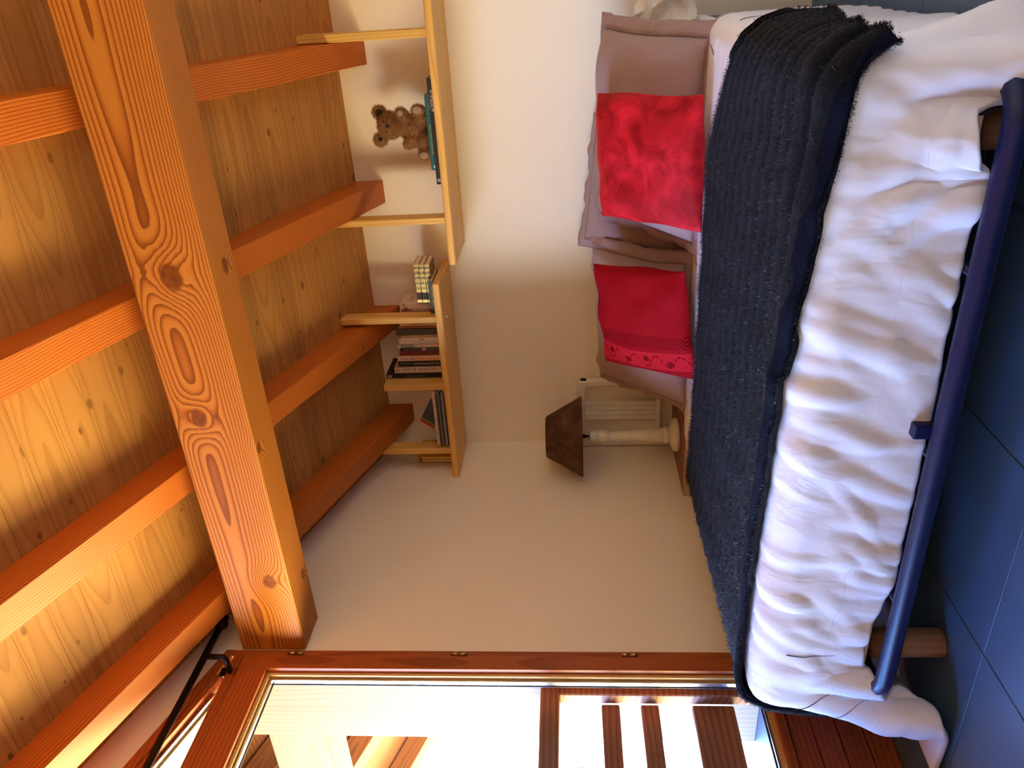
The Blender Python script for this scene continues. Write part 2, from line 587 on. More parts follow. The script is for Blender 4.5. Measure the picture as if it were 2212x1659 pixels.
# wood coordinate origin of the beam texture: x from the gable wall, y/z from the timber axis
ZR = 1.8613
raf_x = (1.941, 1.336, .714, .146)
raf_lab = ('rafter passing behind the shelf hanger above the teddy bear', 'rafter meeting the wall above the gap between the two shelves',
           'rafter beside the hanger over the row of upright books', 'rafter closest to the gable wall and window')
RL = -YN / math.cos(ROOF_A) - .02
RH = .1295 * math.cos(ROOF_A)
first = None
for x, lab in zip(raf_x, raf_lab):
    if first is None:
        # local x runs up the slope, away from the back wall
        m = MB()
        ct = math.tan(ROOF_A)
        w = .106
        v = []
        # vertical plumb cut at the wall
        for yy in (0, w):
            v += [(0, yy, 0), (RL, yy, 0), (RL, yy, RH), (RH * ct, yy, RH)]
        m.add(v, [(0, 1, 2, 3), (7, 6, 5, 4), (0, 4, 5, 1), (1, 5, 6, 2), (2, 6, 7, 3), (3, 7, 4, 0)])
        first = m.build('rafter', m_rafter)
        bv = first.modifiers.new('edge', 'BEVEL')
        bv.width = .003
        bv.segments = 1
        r_o = first
    else:
        r_o = copy_to(first, None)
    # x axis -> (0,-cos,sin), y axis -> +X, z axis -> (0, sin, cos)
    ca, sa = math.cos(ROOF_A), math.sin(ROOF_A)
    r_o.matrix_world = Matrix(((0, 1, 0, x), (-ca, 0, sa, -.001), (sa, 0, ca, ZR), (0, 0, 0, 1)))
    tag(r_o, 'reddish varnished ' + lab, 'beam', 'sloping rafters under the boarded ceiling')

# ------------------------------------------------------------------ window in the gable wall
win = empty('window_1', (0, OY0, 0))
tag(win, kind='structure')
def wbox(name, mat, x0, x1, y0, y1, z0, z1, ch=.002, par=None):
    return MB().box(x0, x1, y0 - OY0, y1 - OY0, z0, z1, ch).build(name, mat, par or win)
SY1 = -2.22      # end of the first sash
wbox('jamb', m_frame, -.07, .004, -1.482, -1.512, OZ0, 2.352)
wbox('jamb', m_frame, -.07, .004, -2.95, -2.979, OZ0, 2.75)
wbox('transom', m_frame_h, -.07, .006, -1.512, -2.95, 2.285, 2.322)
wbox('apron_board', m_frame_h, -.028, .004, -1.484, -2.976, .245, .318)
wbox('apron_board', m_frame_h, -.028, .004, -1.484, -2.976, .165, .242)
wbox('apron_board', m_frame_h, -.028, .004, -1.484, -2.976, .085, .162)
wbox('apron_board', m_frame_h, -.028, .004, -1.484, -2.976, .004, .082)
for (a, b) in ((-1.514, SY1), (SY1 - .004, -2.948)):
    sash = wbox('sash_stile', m_frame, -.055, .012, a, a - .062, .322, 2.281)
    wbox('sash_stile', m_frame, -.055, .012, b + .062, b, .322, 2.281)
    wbox('sash_rail', m_frame_h, -.055, .012, a - .062, b + .062, 2.172, 2.281)
    wbox('sash_rail', m_frame_h, -.055, .012, a - .062, b + .062, .322, .352)
    # pale rebate, aluminium spacer, gasket and pane
    for nm, mt, xa, xb, ins, th in (('rebate', m_rebate, -.05, -.012, .062, .012), ('spacer', m_alu, -.046, -.028, .074, .011), ('gasket', m_rubber, -.049, -.047, .076, .013)):
        o = MB()
        z0, z1 = .352 + (ins - .062), 2.172 - (ins - .062)
        ya, yb = a - ins, b + ins
        o.box(xa, xb, ya - OY0, ya - th - OY0, z0, z1)
        o.box(xa, xb, yb + th - OY0, yb - OY0, z0, z1)
        o.box(xa, xb, ya - th - OY0, yb + th - OY0, z1 - th, z1)
        o.box(xa, xb, ya - th - OY0, yb + th - OY0, z0, z0 + th)
        o.build(nm, mt, win)
    wbox('pane', m_glass, -.044, -.040, a - .072, b + .072, .362, 2.162, 0)
for z in (2.078, 1.451, .817):
    h = empty('hinge', (.015, -1.507 - OY0, z), parent=win)
    MB().lathe([(.0, -.03), (.006, -.03), (.006, -.002), (.0, -.002)], 12).build('knuckle', m_brass, h, True)
    MB().lathe([(.0, .001), (.006, .001), (.006, .03), (.0, .03)], 12).build('knuckle', m_brass, h, True)
# sloping top light above the sashes
slopeF = .307
def slant(name, mat, y0, y1, lo0, hi0, xa, xb, zlow=None):
    """bar following the roof pitch; lo0/hi0 = heights at y=-1.48"""
    def zz(h, y): return h + slopeF * (-1.48 - y)
    m = MB()
    pl_ = [(y0 - OY0, zz(lo0, y0)), (y1 - OY0, zz(lo0, y1)), (y1 - OY0, zz(hi0, y1)), (y0 - OY0, zz(hi0, y0))]
    m.prism(pl_, 0, xa, xb)
    return m.build(name, mat, win)
slant('head_bar', m_frame_h, -1.484, -2.976, 2.322, 2.360, -.07, .006)
slant('head_bead', m_frame_h, -1.60, -2.95, 2.298, 2.322, -.055, .0)
slant('spacer', m_alu, -1.66, -2.94, 2.286, 2.297, -.046, -.028)
slant('rebate', m_rebate, -1.66, -2.94, 2.277, 2.2965, -.054, -.047)
m = MB()
m.prism([(-1.62 - OY0, 2.322), (-2.95 - OY0, 2.322), (-2.95 - OY0, 2.30 + slopeF * 1.47), (-1.62 - OY0, 2.30 + slopeF * .14)], 0, -.044, -.040)
m.build('pane', m_glass, win)
# outer reveal lining, sill
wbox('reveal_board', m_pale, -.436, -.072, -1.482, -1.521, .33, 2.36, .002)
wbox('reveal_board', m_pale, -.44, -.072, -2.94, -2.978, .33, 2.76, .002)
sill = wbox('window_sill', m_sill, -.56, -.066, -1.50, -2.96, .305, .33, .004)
for (x, z) in ((-.14, 2.02), (-.14, 1.31), (-.25, 1.94), (-.25, 1.36)):
    MB().lathe([(0, 0), (.005, 0), (.004, .002), (0, .002)], 8).build('screw', m_steel, win, False, (x, -1.5205 - OY0, z), (math.pi / 2, 0, 0))

# guard rail in the window opening
gr = empty('guard_rail', (-.2, -1.53, .335))
tag(gr, 'brown wooden guard rail with level boards outside the window', 'railing')
def gbox(name, x0, x1, y0, y1, z0, z1):
    return MB().box(x0 + .2, x1 + .2, y0 + 1.53, y1 + 1.53, z0 - .335, z1 - .335, .004).build(name, m_guard, gr)
gbox('post', -.178, -.13, -1.523, -1.565, .335, 1.08)
gbox('post', -.178, -.13, -2.895, -2.938, .335, 1.08)
gbox('handrail', -.235, -.125, -1.524, -2.937, 1.08, 1.15)
for (a, b) in ((.857, .923), (.713, .778), (.438, .589)):
    gbox('board', -.212, -.1785, -1.566, -2.9, a, b)

# purlin and eaves outside
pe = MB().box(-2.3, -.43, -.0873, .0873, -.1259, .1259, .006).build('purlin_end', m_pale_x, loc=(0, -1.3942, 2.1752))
tag(pe, 'pale untreated purlin end jutting out under the eaves outside the window', 'beam')
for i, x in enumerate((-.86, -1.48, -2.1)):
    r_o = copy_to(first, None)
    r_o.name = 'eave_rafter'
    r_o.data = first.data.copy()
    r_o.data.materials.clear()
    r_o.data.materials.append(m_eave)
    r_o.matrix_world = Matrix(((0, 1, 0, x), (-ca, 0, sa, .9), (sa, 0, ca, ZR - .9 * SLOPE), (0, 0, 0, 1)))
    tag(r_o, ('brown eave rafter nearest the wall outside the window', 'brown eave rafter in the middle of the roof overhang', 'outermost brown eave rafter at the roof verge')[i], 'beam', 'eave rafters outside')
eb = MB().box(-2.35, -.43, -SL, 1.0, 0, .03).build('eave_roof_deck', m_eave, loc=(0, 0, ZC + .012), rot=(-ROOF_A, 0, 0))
tag(eb, 'brown boarded underside of the roof overhang outside', 'roof')

# neighbouring barn
barn = empty('barn', (-6.0, 2.0, -3.0))
tag(barn, 'distant orange boarded barn glimpsed between the guard boards', 'building')
m_barn = wood('barn_board', (.75, .42, .2), (.68, .35, .15), (.5, .22, .08), axes='zxy', freq=30, rough=.8)
MB().box(-2, -.03, .0, 1.3, 0, 4.5).build('wall', m_wall, barn)
bb = None
for k in range(9):
    if bb is None: bb = MB().box(-.03, 0, .004, .14, 3.2, 4.5, .004).build('board', m_barn, barn)
    else: copy_to(bb, barn, (0, .144 * k, 0))
for k in range(2):
    MB().prism([(0, 3.88 + .3 * k), (1.3, 4.28 + .3 * k), (1.3, 4.35 + .3 * k), (0, 3.95 + .3 * k)], 0, .001, .05).build('brace', m_guard, barn)
MB().tube([(.10, .36, 3.0), (.10, .36, 4.4)], .055, 10).build('downpipe', plain('zinc_pipe', (.4, .33, .33), .5), barn, True)

# curtain rod
rod = empty('curtain_rod', (.085, -1.45, 2.385))
tag(rod, 'dark iron curtain rod on a bracket above the window', 'curtain rod')
MB().tube([(0, 0, 0), (0, -1.5, 0)], .0135, 12).build('rod', m_iron, rod, True)
MB().lathe([(.0, 0), (.0135, 0), (.024, .012), (.024, .03), (.012, .045), (.017, .055), (0, .07)], 14).build('finial', m_iron, rod, True, (0, 0, 0), (-math.pi / 2, 0, 0))
for yy in (-.14, -1.36):
    br = empty('bracket', (0, yy, 0), parent=rod)
    MB().tube([(0, 0, -.008), (-.004, 0, -.072), (-.02, 0, -.078), (-.08, 0, -.078)], .011, 8).build('arm', m_iron, br, True)
    MB().box(-.083, -.079, -.02, .02, -.10, -.04, .001).build('plate', m_iron, br)

# ------------------------------------------------------------------ shelves hung from the rafters
def shelf(name, label, x0, x1, z0, hangers, extra=None):
    root = empty(name, (x0, 0, z0))
    tag(root, label, 'shelf', 'spruce shelves hung under the roof slope')
    MB().box(0, x1 - x0, -.34, -.002, 0, .033, .005).build('shelf_board', m_shelf, root)
    for (hx0, hx1, yc, zt) in hangers:
        m = MB()
        h = m.box(hx0 - x0, hx1 - x0, yc - .035, yc + .035, .0335, zt - z0, .003).build('hanger', m_hang, root)
        MB().lathe([(0, -.008), (.004, -.008), (.004, 0.0), (.0095, 0), (.0095, .002), (0, .002)], 10).build('bolt', m_steel, h, False, ((hx0 + hx1) / 2 - x0, yc, -.002))
    return root
sh_u = shelf('hanging_shelf', 'longer spruce shelf carrying the teddy bear, ending above the pillows', 1.133, 2.775, 1.503,
             ((2.0495, 2.083, -.215, 2.085), (1.305, 1.335, -.25, 2.06)))
sh_l = shelf('hanging_shelf', 'spruce shelf with the row of books in the corner beside the gable wall', .002, 1.049, 1.59,
             ((.837, .868, -.25, 2.085), (.111, .1445, -.25, 2.0)))
dv = MB().box(-.016, .016, 0, .2, 0, .302, .002).build('bookend_board', m_hang, loc=(.497, -.285, 1.624))
tag(dv, 'short upright spruce board standing as bookend on the corner shelf', 'bookend')

# ------------------------------------------------------------------ books
m_page = plain('book_paper', (.80, .70, .54), .9, var=.08, scale=3)
_fontmat = {}
def ink(c):
    if c not in _fontmat: _fontmat[c] = plain('ink_%d' % len(_fontmat), c, .7)
    return _fontmat[c]
def text(body, size, mat, parent, loc, mode, name='title', sx=1.0, align='CENTER'):
    cu = bpy.data.curves.new(name, 'FONT')
    cu.body = body
    cu.size = size
    cu.align_x = align
    cu.align_y = 'CENTER'
    cu.extrude = .00015
    cu.materials.append(mat)
    tmp = bpy.data.objects.new(name + '_curve', cu)
    col.objects.link(tmp)
    me = bpy.data.meshes.new_from_object(tmp.evaluated_get(bpy.context.evaluated_depsgraph_get()))
    bpy.data.objects.remove(tmp, do_unlink=True)
    o = bpy.data.objects.new(name, me)
    col.objects.link(o)
    o.parent = parent
    # text axes in the frame of a standing book whose spine faces -y
    if mode == 'down': X, Y = Vector((0, 0, -1)), Vector((1, 0, 0))
    elif mode == 'up': X, Y = Vector((0, 0, 1)), Vector((-1, 0, 0))
    elif mode == 'level': X, Y = Vector((1, 0, 0)), Vector((0, 0, 1))
    elif mode == 'cover': X, Y = Vector((0, 1, 0)), Vector((0, 0, 1))     # on the +x cover
    Z = X.cross(Y)
    o.matrix_local = Matrix(((X.x * sx, Y.x, Z.x, loc[0]), (X.y * sx, Y.y, Z.y, loc[1]), (X.z * sx, Y.z, Z.z, loc[2]), (0, 0, 0, 1)))
    return o
def book(label, xc, ys, z, t, h, d, cmat, lying=False, group='upright books on the corner shelf', rz=0.0, hard=True, name='book'):
    """origin: middle of the spine foot; spine faces -y. lying: spine level along +x"""
    root = empty(name, (xc, ys, z), (0, math.pi / 2 if lying else 0, rz))
    tag(root, label, 'book', group)
    c = .0025 if hard else .0008
    ov = .003 if hard else 0.0
    m = MB()
    m.box(-t / 2, t / 2, 0, c + .001, 0, h, .0012)
    m.box(-t / 2, -t / 2 + c, .001, d, 0, h, .0004)
    m.box(t / 2 - c, t / 2, .001, d, 0, h, .0004)
    m.build('cover', cmat, root)
    MB().box(-t / 2 + c, t / 2 - c, c + .001, d - ov - .001, ov, h - ov).build('pages', m_page, root)
    return root
def cov(name, c, var=.12): return plain('cover_' + name, c, .5, var=var, scale=9)
ZS = 1.6235
def stand(label, x0, x1, top, cmat, d=.16, ys=-.2, hard=False):
    t = x1 - x0 - .0012
    return book(label, (x0 + x1) / 2, ys, ZS, t, top - ZS, d, cmat, hard=hard), t, top - ZS
b, t_, h_ = stand('large black album next to the bookend board on the corner shelf', .516, .5365, 1.925, cov('black_album', (.012, .011, .012)), .19, -.215, True)
MB().box(-.008, .008, -.0004, .0005, h_ - .030, h_ - .006).build('spine_label', plain('tan_label', (.45, .27, .12), .7), b)
text('TOUTE LA MONTAGNE', .009, ink((.3, .27, .25)), b, (0, -.0002, h_ * .52), 'up')
MB().add([(t_ / 2 + .0003, .02, .02), (t_ / 2 + .0003, .12, .02), (t_ / 2 + .0003, .13, .10), (t_ / 2 + .0003, .07, .085), (t_ / 2 + .0003, .03, .12), (t_ / 2 + .0003, .015, .07)],
         [(0, 1, 2, 3, 4, 5)]).build('cover_photo', plain('mountain_photo', (.45, .36, .32), .6, var=.6, scale=40), b)
b, t_, h_ = stand('cream herbal book with dark green lettering on its spine', .5375, .5695, 1.882, cov('cream', (.66, .45, .32), .05), .17, -.205)
text('mon herbier de santé', .0235, ink((.02, .12, .08)), b, (.004, -.0002, h_ * .5), 'up', sx=.82)
MB().box(-.012, .012, -.0003, .0004, .006, .026, .002).build('leaf_mark', plain('leaf_green', (.06, .12, .03), .7, var=.5, scale=90), b)
for k in range(3): MB().box(-.008, .008, -.0003, .0003, h_ - .010 - .005 * k, h_ - .008 - .005 * k).build('publisher_mark', ink((.12, .06, .04)), b)
b, t_, h_ = stand('black mushroom guide with small grey capitals on its spine', .5705, .6005, 1.861, cov('black', (.010, .008, .008)), .15)
text('LES CHAMPIGNONS', .0155, ink((.5, .45, .4)), b, (.001, -.0002, h_ * .40), 'up', sx=.92)
text('de nos montagnes', .008, ink((.35, .3, .27)), b, (.004, -.0002, h_ * .82), 'up', 'subtitle')
b, t_, h_ = stand('peach flower guide with blue and red title on its spine', .6012, .6288, 1.860, cov('peach', (.72, .43, .23), .05), .14)
text('Guide des', .021, ink((.05, .06, .25)), b, (-.001, -.0002, h_ * .795), 'down', sx=.82)
text('fleurs de montagne', .021, ink((.55, .02, .05)), b, (-.001, -.0002, h_ * .41), 'down', sx=.82)
stand('plain dark red book beside the peach flower guide', .6295, .6545, 1.846, cov('dark_red', (.16, .012, .012)), .17, -.195)
b, t_, h_ = stand('dark photo-spined paperback with a small red triangle', .6552, .6725, 1.826, cov('dark_photo', (.06, .055, .05), .8), .13)
MB().box(-.0075, .0075, -.0003, .0004, h_ - .112, h_ - .094).build('logo_square', ink((.55, .35, .25)), b)
MB().add([(-.006, -.0005, h_ - .108), (.006, -.0005, h_ - .108), (0, -.0005, h_ - .097)], [(0, 1, 2)]).build('logo_triangle', ink((.7, .05, .03)), b)
b, t_, h_ = stand('booklet with a black and white picture along its pale spine', .6732, .6922, 1.852, cov('pale_picture', (.62, .50, .37), .1), .13)
MB().box(-.0085, .0085, -.0003, .0004, h_ - .085, h_ - .015).build('spine_picture', plain('spine_photo', (.3, .25, .22), .6, var=.95, scale=70), b)
b, t_, h_ = stand('thick white paperback with pale blue and green lettering', .6932, .7270, 1.841, cov('white', (.78, .64, .52), .03), .14)
text('GRANDS CONTES & PIC', .011, ink((.25, .33, .42)), b, (-.007, -.0002, h_ * .42), 'up', sx=.9)
MB().box(.005, .0085, -.0003, .0004, h_ * .42, h_ * .53).build('spine_bar', ink((.02, .015, .015)), b)
MB().box(.0015, .0022, -.0003, .0004, .01, h_ - .002).build('spine_line', ink((.45, .38, .33)), b)
stand('thin tan paperback between the grey book and the white one', .7290, .7405, 1.828, cov('tan', (.58, .32, .12)), .13)
stand('charcoal grey hardback rising above its neighbours', .7425, .7735, 1.851, cov('charcoal', (.075, .065, .050)), .18, -.205, True)
stand('thin rust orange paperback next to the charcoal hardback', .7745, .7860, 1.833, cov('rust', (.38, .10, .03)), .13)
b, t_, h_ = stand('pale yellow paperback half hidden by the shelf hanger', .7868, .8045, 1.825, cov('pale_yellow', (.72, .50, .20), .06), .13)
text('FEUILLES DE NATURE', .0085, ink((.25, .15, .05)), b, (0, -.0002, h_ * .55), 'up')
b, t_, h_ = stand('pink and crimson booklet behind the shelf hanger', .8655, .8745, 1.808, cov('crimson', (.45, .02, .06)), .12)
MB().box(-.004, .004, -.0003, .0004, h_ - .13, h_ - .05).build('spine_picture', ink((.6, .42, .4)), b)
b, t_, h_ = stand('slim white paperback with a blue square on its spine', .8750, .8848, 1.805, cov('white_slim', (.75, .62, .50), .04), .12)
MB().box(-.0045, .0045, -.0003, .0004, h_ - .028, h_ - .010).build('blue_square', ink((.12, .13, .2)), b)
b, t_, h_ = stand('white paperback with red lettering touching the gilt volumes', .8856, .9065, 1.808, cov('white_red', (.78, .64, .48), .03), .13)
text('La maison de vie', .012, ink((.6, .12, .06)), b, (0, -.0002, h_ * .40), 'up')
MB().lathe([(0, 0), (.0055, 0), (.0055, .0004), (0, .0004)], 12).build('publisher_mark', ink((.5, .1, .05)), b, False, (0, -.0001, h_ - .014), (math.pi / 2, 0, 0))
text('CORSE', .022, ink((.35, .25, .1)), b, (t_ / 2 + .0004, .06, h_ - .045), 'cover')
MB().box(t_ / 2, t_ / 2 + .0004, .006, .022, h_ - .014, h_ - .006).build('cover_mark', ink((.55, .15, .08)), b)

# gilt leather volumes lying in a pile on two dark green books
t = NT('gilt_leather_spine')
xs = t.sep(t.tc('Object'))
_v = t.noise(t.tc('Object'), 330, 2, .6, 1.5)
_band = t.m('ABSOLUTE', t.m('SINE', t.m('MULTIPLY', xs[2], 125)))
_g = t.m('MULTIPLY', t.m('GREATER_THAN', t.m('ADD', _v, t.m('MULTIPLY', _band, .12)), .58), t.m('GREATER_THAN', xs[2], .055))
_g = t.m('MAXIMUM', _g, t.m('LESS_THAN', t.m('ABSOLUTE', t.m('SUBTRACT', xs[2], .012)), .007))
m_gilt = t.done(t.mix(_g, (.035, .018, .009), (.62, .45, .14)), t.mr(_g, 0, 1, .5, .3), t.m('MULTIPLY', _g, .9), .4)
for i, (z, lab) in enumerate(((1.723, 'topmost'), (1.6975, 'middle'), (1.672, 'lowest'))):
    book('%s of the three gilt brown leather volumes lying in a pile' % lab, .9085, -.215 - .002 * i, z - .0125, .0245, .192, .13, m_gilt, True, 'gilt volumes lying on the corner shelf', hard=True)
b = book('dark green guide book lying under the gilt volumes', .868, -.245, 1.6475, .0235, .162, .16, cov('dark_green', (.045, .065, .045)), True, 'gilt volumes lying on the corner shelf', hard=False)
text('Oiseaux - Nature - Forêt', .0105, ink((.5, .47, .4)), b, (0.004, -.0002, .088), 'up', sx=.85)
book('black guide book at the very bottom of the lying pile', .868, -.235, 1.6295, .0115, .155, .15, cov('black_guide', (.015, .013, .012)), True, 'gilt volumes lying on the corner shelf', hard=False)

# magazines lying left of the bookend
mg = [('white spined', (.62, .5, .42)), ('cream spined', (.55, .36, .22)), ('dark brown', (.06, .035, .028)), ('grey green', (.16, .17, .14)), ('black glossy', (.018, .014, .014)),
      ('pink grey', (.45, .34, .33)), ('charcoal', (.05, .04, .038)), ('white edged black', (.03, .025, .025))]
zz = ZS
for i, (nm, c) in enumerate(reversed(mg)):
    th = (.0105, .008, .010, .007, .011, .0085, .008, .0085)[i]
    book('%s magazine, number %s from the top of the lying pile by the bookend' % (nm, ('eight', 'seven', 'six', 'five', 'four', 'three', 'two', 'one')[i]),
         .163 + .003 * math.sin(i * 2.1), -.285 + .004 * math.sin(i * 3.7), zz + th / 2, th - .0006, .312 - .006 * (i % 3), .22, cov('magazine_%d' % i, c, .3), True, 'magazines lying in a pile on the corner shelf', hard=False, name='magazine')
    zz += th
# leaning notebooks on the pile
m_nb1, m_nb2, m_nb3 = cov('blue_note', (.10, .13, .20), .2), cov('lime_note', (.38, .40, .03)), cov('pink_note', (.75, .03, .09))
nbr = math.radians(24)
for i, (mt, lab, w) in enumerate(((m_nb1, 'blue notebook leaning against the wall above the magazines', .080), (m_nb2, 'lime notebook leaning between a blue and a pink one', .098), (m_nb3, 'pink notebook leaning lowest behind the magazines', .114))):
    nb = empty('notebook', (.205, -.062 + .0065 * i, 1.712), (math.radians(-18), 0, 0))
    nb.rotation_euler = (math.radians(-16), math.radians(28), 0)
    tag(nb, lab, 'notebook', 'notebooks leaning on the corner shelf')
    MB().box(-w + .02, .06, -.002, .002, 0, .085, .001).build('cover', mt, nb)
    MB().box(-w + .022, .058, .0022, .0042, .002, .083).build('pages', m_page, nb)

# yellow-edged magazines standing left of the last hanger
m_yel = cov('yellow_edge', (.70, .36, .02), .06)
for i in range(3):
    b = book(('nearest the hanger', 'middle one', 'nearest the gable wall')[i].join(('yellow spined magazine standing, ', ' of three')), .0855 - .0085 * i - .008, -.27, ZS, .0075, .186, .17, m_yel if i != 1 else cov('grey_edge', (.2, .17, .14)), False, 'yellow magazines beside the hanger', hard=False, name='magazine')
    MB().box(-.0028, .0028, -.0003, .0004, .164, .180).build('spine_mark', ink((.06, .03, .01)), b)

# two big picture books lying on the longer shelf
ZU = 1.5365
b1 = book('big black picture book lying under the teal one', 1.478, -.29, ZU + .0125, .0245, .425, .27, cov('black_big', (.016, .012, .012)), True, 'picture books under the teddy bear', hard=True)
text('AUSTRALIE', .0165, ink((.70, .62, .45)), b1, (.003, -.0003, .338), 'up', sx=1.05)
text('Voyage au bout de la terre', .005, ink((.5, .3, .28)), b1, (-.0085, -.0003, .335), 'up', 'subtitle')
MB().box(-.008, .008, -.0003, .0004, .012, .024).build('publisher_mark', ink((.4, .36, .3)), b1)
b2 = book('teal picture book lying on top, under the teddy bear', 1.536, -.275, ZU + .025 + .0095, .0185, .303, .22, cov('teal', (.012, .105, .10), .08), True, 'picture books under the teddy bear', hard=True)
text('LES CHEMINS DE TERRE À COEUR', .0085, ink((.50, .45, .08)), b2, (.004, -.0003, .125), 'up', sx=.95)
text('YANN LE GUEN', .006, ink((.10, .24, .22)), b2, (.004, -.0003, .245), 'up', 'author')
MB().box(.002, .008, -.0003, .0004, .008, .020).build('publisher_mark', ink((.7, .66, .55)), b2)


# ------------------------------------------------------------------ fur helper: short blades standing on a surface
def fuzz(name, pts, nrm, length, width, mat, parent, lay=(0, 0, -.3), jit=.55, seed=3):
    r = np.random.default_rng(seed)
    n = len(pts)
    dirs = nrm + np.array(lay) + r.normal(0, jit, (n, 3))
    dirs /= np.linalg.norm(dirs, axis=1)[:, None]
    L = length * r.uniform(.55, 1.15, n)[:, None]
    side = np.cross(dirs, r.normal(0, 1, (n, 3)))
    side /= np.linalg.norm(side, axis=1)[:, None] + 1e-9
    v = np.empty((n, 3, 3))
    v[:, 0] = pts - side * width
    v[:, 1] = pts + side * width
    v[:, 2] = pts + dirs * L
    me = bpy.data.meshes.new(name)
    me.vertices.add(3 * n)
    me.vertices.foreach_set('co', v.reshape(-1))
    me.loops.add(3 * n)
    me.loops.foreach_set('vertex_index', np.arange(3 * n, dtype=np.int32))
    me.polygons.add(n)
    me.polygons.foreach_set('loop_start', np.arange(0, 3 * n, 3, dtype=np.int32))
    me.polygons.foreach_set('loop_total', np.full(n, 3, dtype=np.int32))
    me.update(calc_edges=True)
    me.materials.append(mat)
    o = bpy.data.objects.new(name, me)
    col.objects.link(o)
    o.parent = parent
    o['kind'] = 'stuff'
    return o


# ------------------------------------------------------------------ teddy bear
m_bear = plain('brown_mohair', (.27, .125, .045), .95, spec=.1, var=.35, scale=60, bumps=.6, bscale=160)
m_bear_fur = plain('brown_mohair_fibre', (.34, .165, .06), .9, spec=.15, var=.35, scale=50)
m_bear_pad = plain('cream_felt_pad', (.34, .22, .135), .95, var=.06)
m_bear_ear = plain('dark_ear_lining', (.03, .015, .008), .95)
bear = empty('teddy_bear', (1.70, -.19, 1.581))
tag(bear, 'brown mohair teddy bear sitting on the teal book on the longer shelf', 'teddy bear')
# (centre, radii, roll about y in degrees) relative to the seat point
EL = [((-.004, 0, .058), (.060, .050, .066), 4),            # belly
      ((.008, -.004, .102), (.050, .043, .042), 0),        # chest
      ((.015, -.008, .172), (.056, .050, .052), -12),      # head
      ((.020, -.050, .160), (.026, .026, .023), 0),        # muzzle
      ((.068, 0, .212), (.030, .016, .030), 0), ((-.044, .002, .222), (.030, .016, .031), 0),   # ears
      ((.052, -.026, .105), (.024, .026, .034), 40), ((.070, -.046, .112), (.020, .022, .022), 0),   # arm towards window-far side
      ((-.050, -.024, .078), (.028, .030, .046), -28), ((-.052, -.040, .042), (.020, .022, .022), 0),   # other arm
      ((.048, -.038, .028), (.030, .042, .027), 0), ((.078, -.070, .032), (.024, .022, .029), 0),      # leg
      ((-.058, -.034, .026), (.044, .044, .030), 12), ((-.098, -.062, .024), (.024, .023, .027), 0)]   # leg
def ell_mesh(els, seg=20, rings=12):
    m = MB()
    for (c, r, a) in els:
        v = []
        f = []
        ca_, sa_ = math.cos(math.radians(a)), math.sin(math.radians(a))
        for i in range(rings + 1):
            ph = math.pi * i / rings
            for j in range(seg):
                th = 2 * math.pi * j / seg
                p = (r[0] * math.sin(ph) * math.cos(th), r[1] * math.sin(ph) * math.sin(th), r[2] * math.cos(ph))
                v.append((c[0] + p[0] * ca_ + p[2] * sa_, c[1] + p[1], c[2] - p[0] * sa_ + p[2] * ca_))
        for i in range(rings):
            for j in range(seg):
                k = (j + 1) % seg
                f.append((i * seg + j, i * seg + k, (i + 1) * seg + k, (i + 1) * seg + j))
        m.add(v, f)
    return m
bo = ell_mesh(EL).build('body', m_bear, bear, True)
rm = bo.modifiers.new('remesh', 'REMESH')
rm.mode = 'VOXEL'
rm.voxel_size = .0045
rm.use_smooth_shade = True
sm = bo.modifiers.new('smooth', 'SMOOTH')
sm.iterations = 3
def ell_points(els, n, seed=5):
    r = np.random.default_rng(seed)
    P, N = [], []
    ar = np.array([(e[1][0] * e[1][1] + e[1][1] * e[1][2] + e[1][0] * e[1][2]) for e in els])
    for i, (c, rad, a) in enumerate(els):
        k = int(n * ar[i] / ar.sum())
        u = r.normal(0, 1, (k, 3))
        u /= np.linalg.norm(u, axis=1)[:, None]
        ca_, sa_ = math.cos(math.radians(a)), math.sin(math.radians(a))
        R = np.array([[ca_, 0, sa_], [0, 1, 0], [-sa_, 0, ca_]])
        p = (u * np.array(rad)) @ R.T + np.array(c)
        nn = (u / np.array(rad)) @ R.T
        nn /= np.linalg.norm(nn, axis=1)[:, None]
        ok = np.ones(k, bool)
        for j, (c2, r2, a2) in enumerate(els):
            if j == i: continue
            cb, sb = math.cos(math.radians(a2)), math.sin(math.radians(a2))
            R2 = np.array([[cb, 0, sb], [0, 1, 0], [-sb, 0, cb]])
            q = ((p - np.array(c2)) @ R2) / np.array(r2)
            ok &= (q * q).sum(1) > .98
        P.append(p[ok])
        N.append(nn[ok])
    return np.concatenate(P), np.concatenate(N)
bp, bn = ell_points(EL, 20000)
fuzz('fur', bp, bn, .0115, .0007, m_bear_fur, bear, (0, 0, -.25), .5)
for (c, r) in (((.070, -.0665, .110), (.012, .003, .013)), ((.082, -.0915, .033), (.016, .003, .020)), ((-.102, -.085, .025), (.015, .003, .018)), ((-.054, -.0615, .040), (.010, .003, .011))):
    ell_mesh([(c, r, 0)], 14, 8).build('paw_pad', m_bear_pad, bear, True)
ell_mesh([((.066, -.014, .210), (.017, .006, .017), 0)], 14, 8).build('ear_lining', m_bear_ear, bear, True)
ell_mesh([((-.040, -.013, .219), (.010, .005, .009), 0)], 14, 8).build('ear_lining', m_bear_ear, bear, True)
ell_mesh([((.022, -.0755, .168), (.009, .005, .007), 0)], 12, 8).build('nose', m_black, bear, True)
for sx in (-1, 1):
    ell_mesh([((.017 + sx * .021, -.053, .184 + sx * .004), (.0045, .004, .0045), 0)], 10, 8).build('eye', m_black, bear, True)
MB().tube([(.012, -.074, .153), (.021, -.0765, .156), (.022, -.077, .163), (.023, -.0765, .156), (.032, -.073, .154)], .0012, 6).build('mouth', m_black, bear, True)

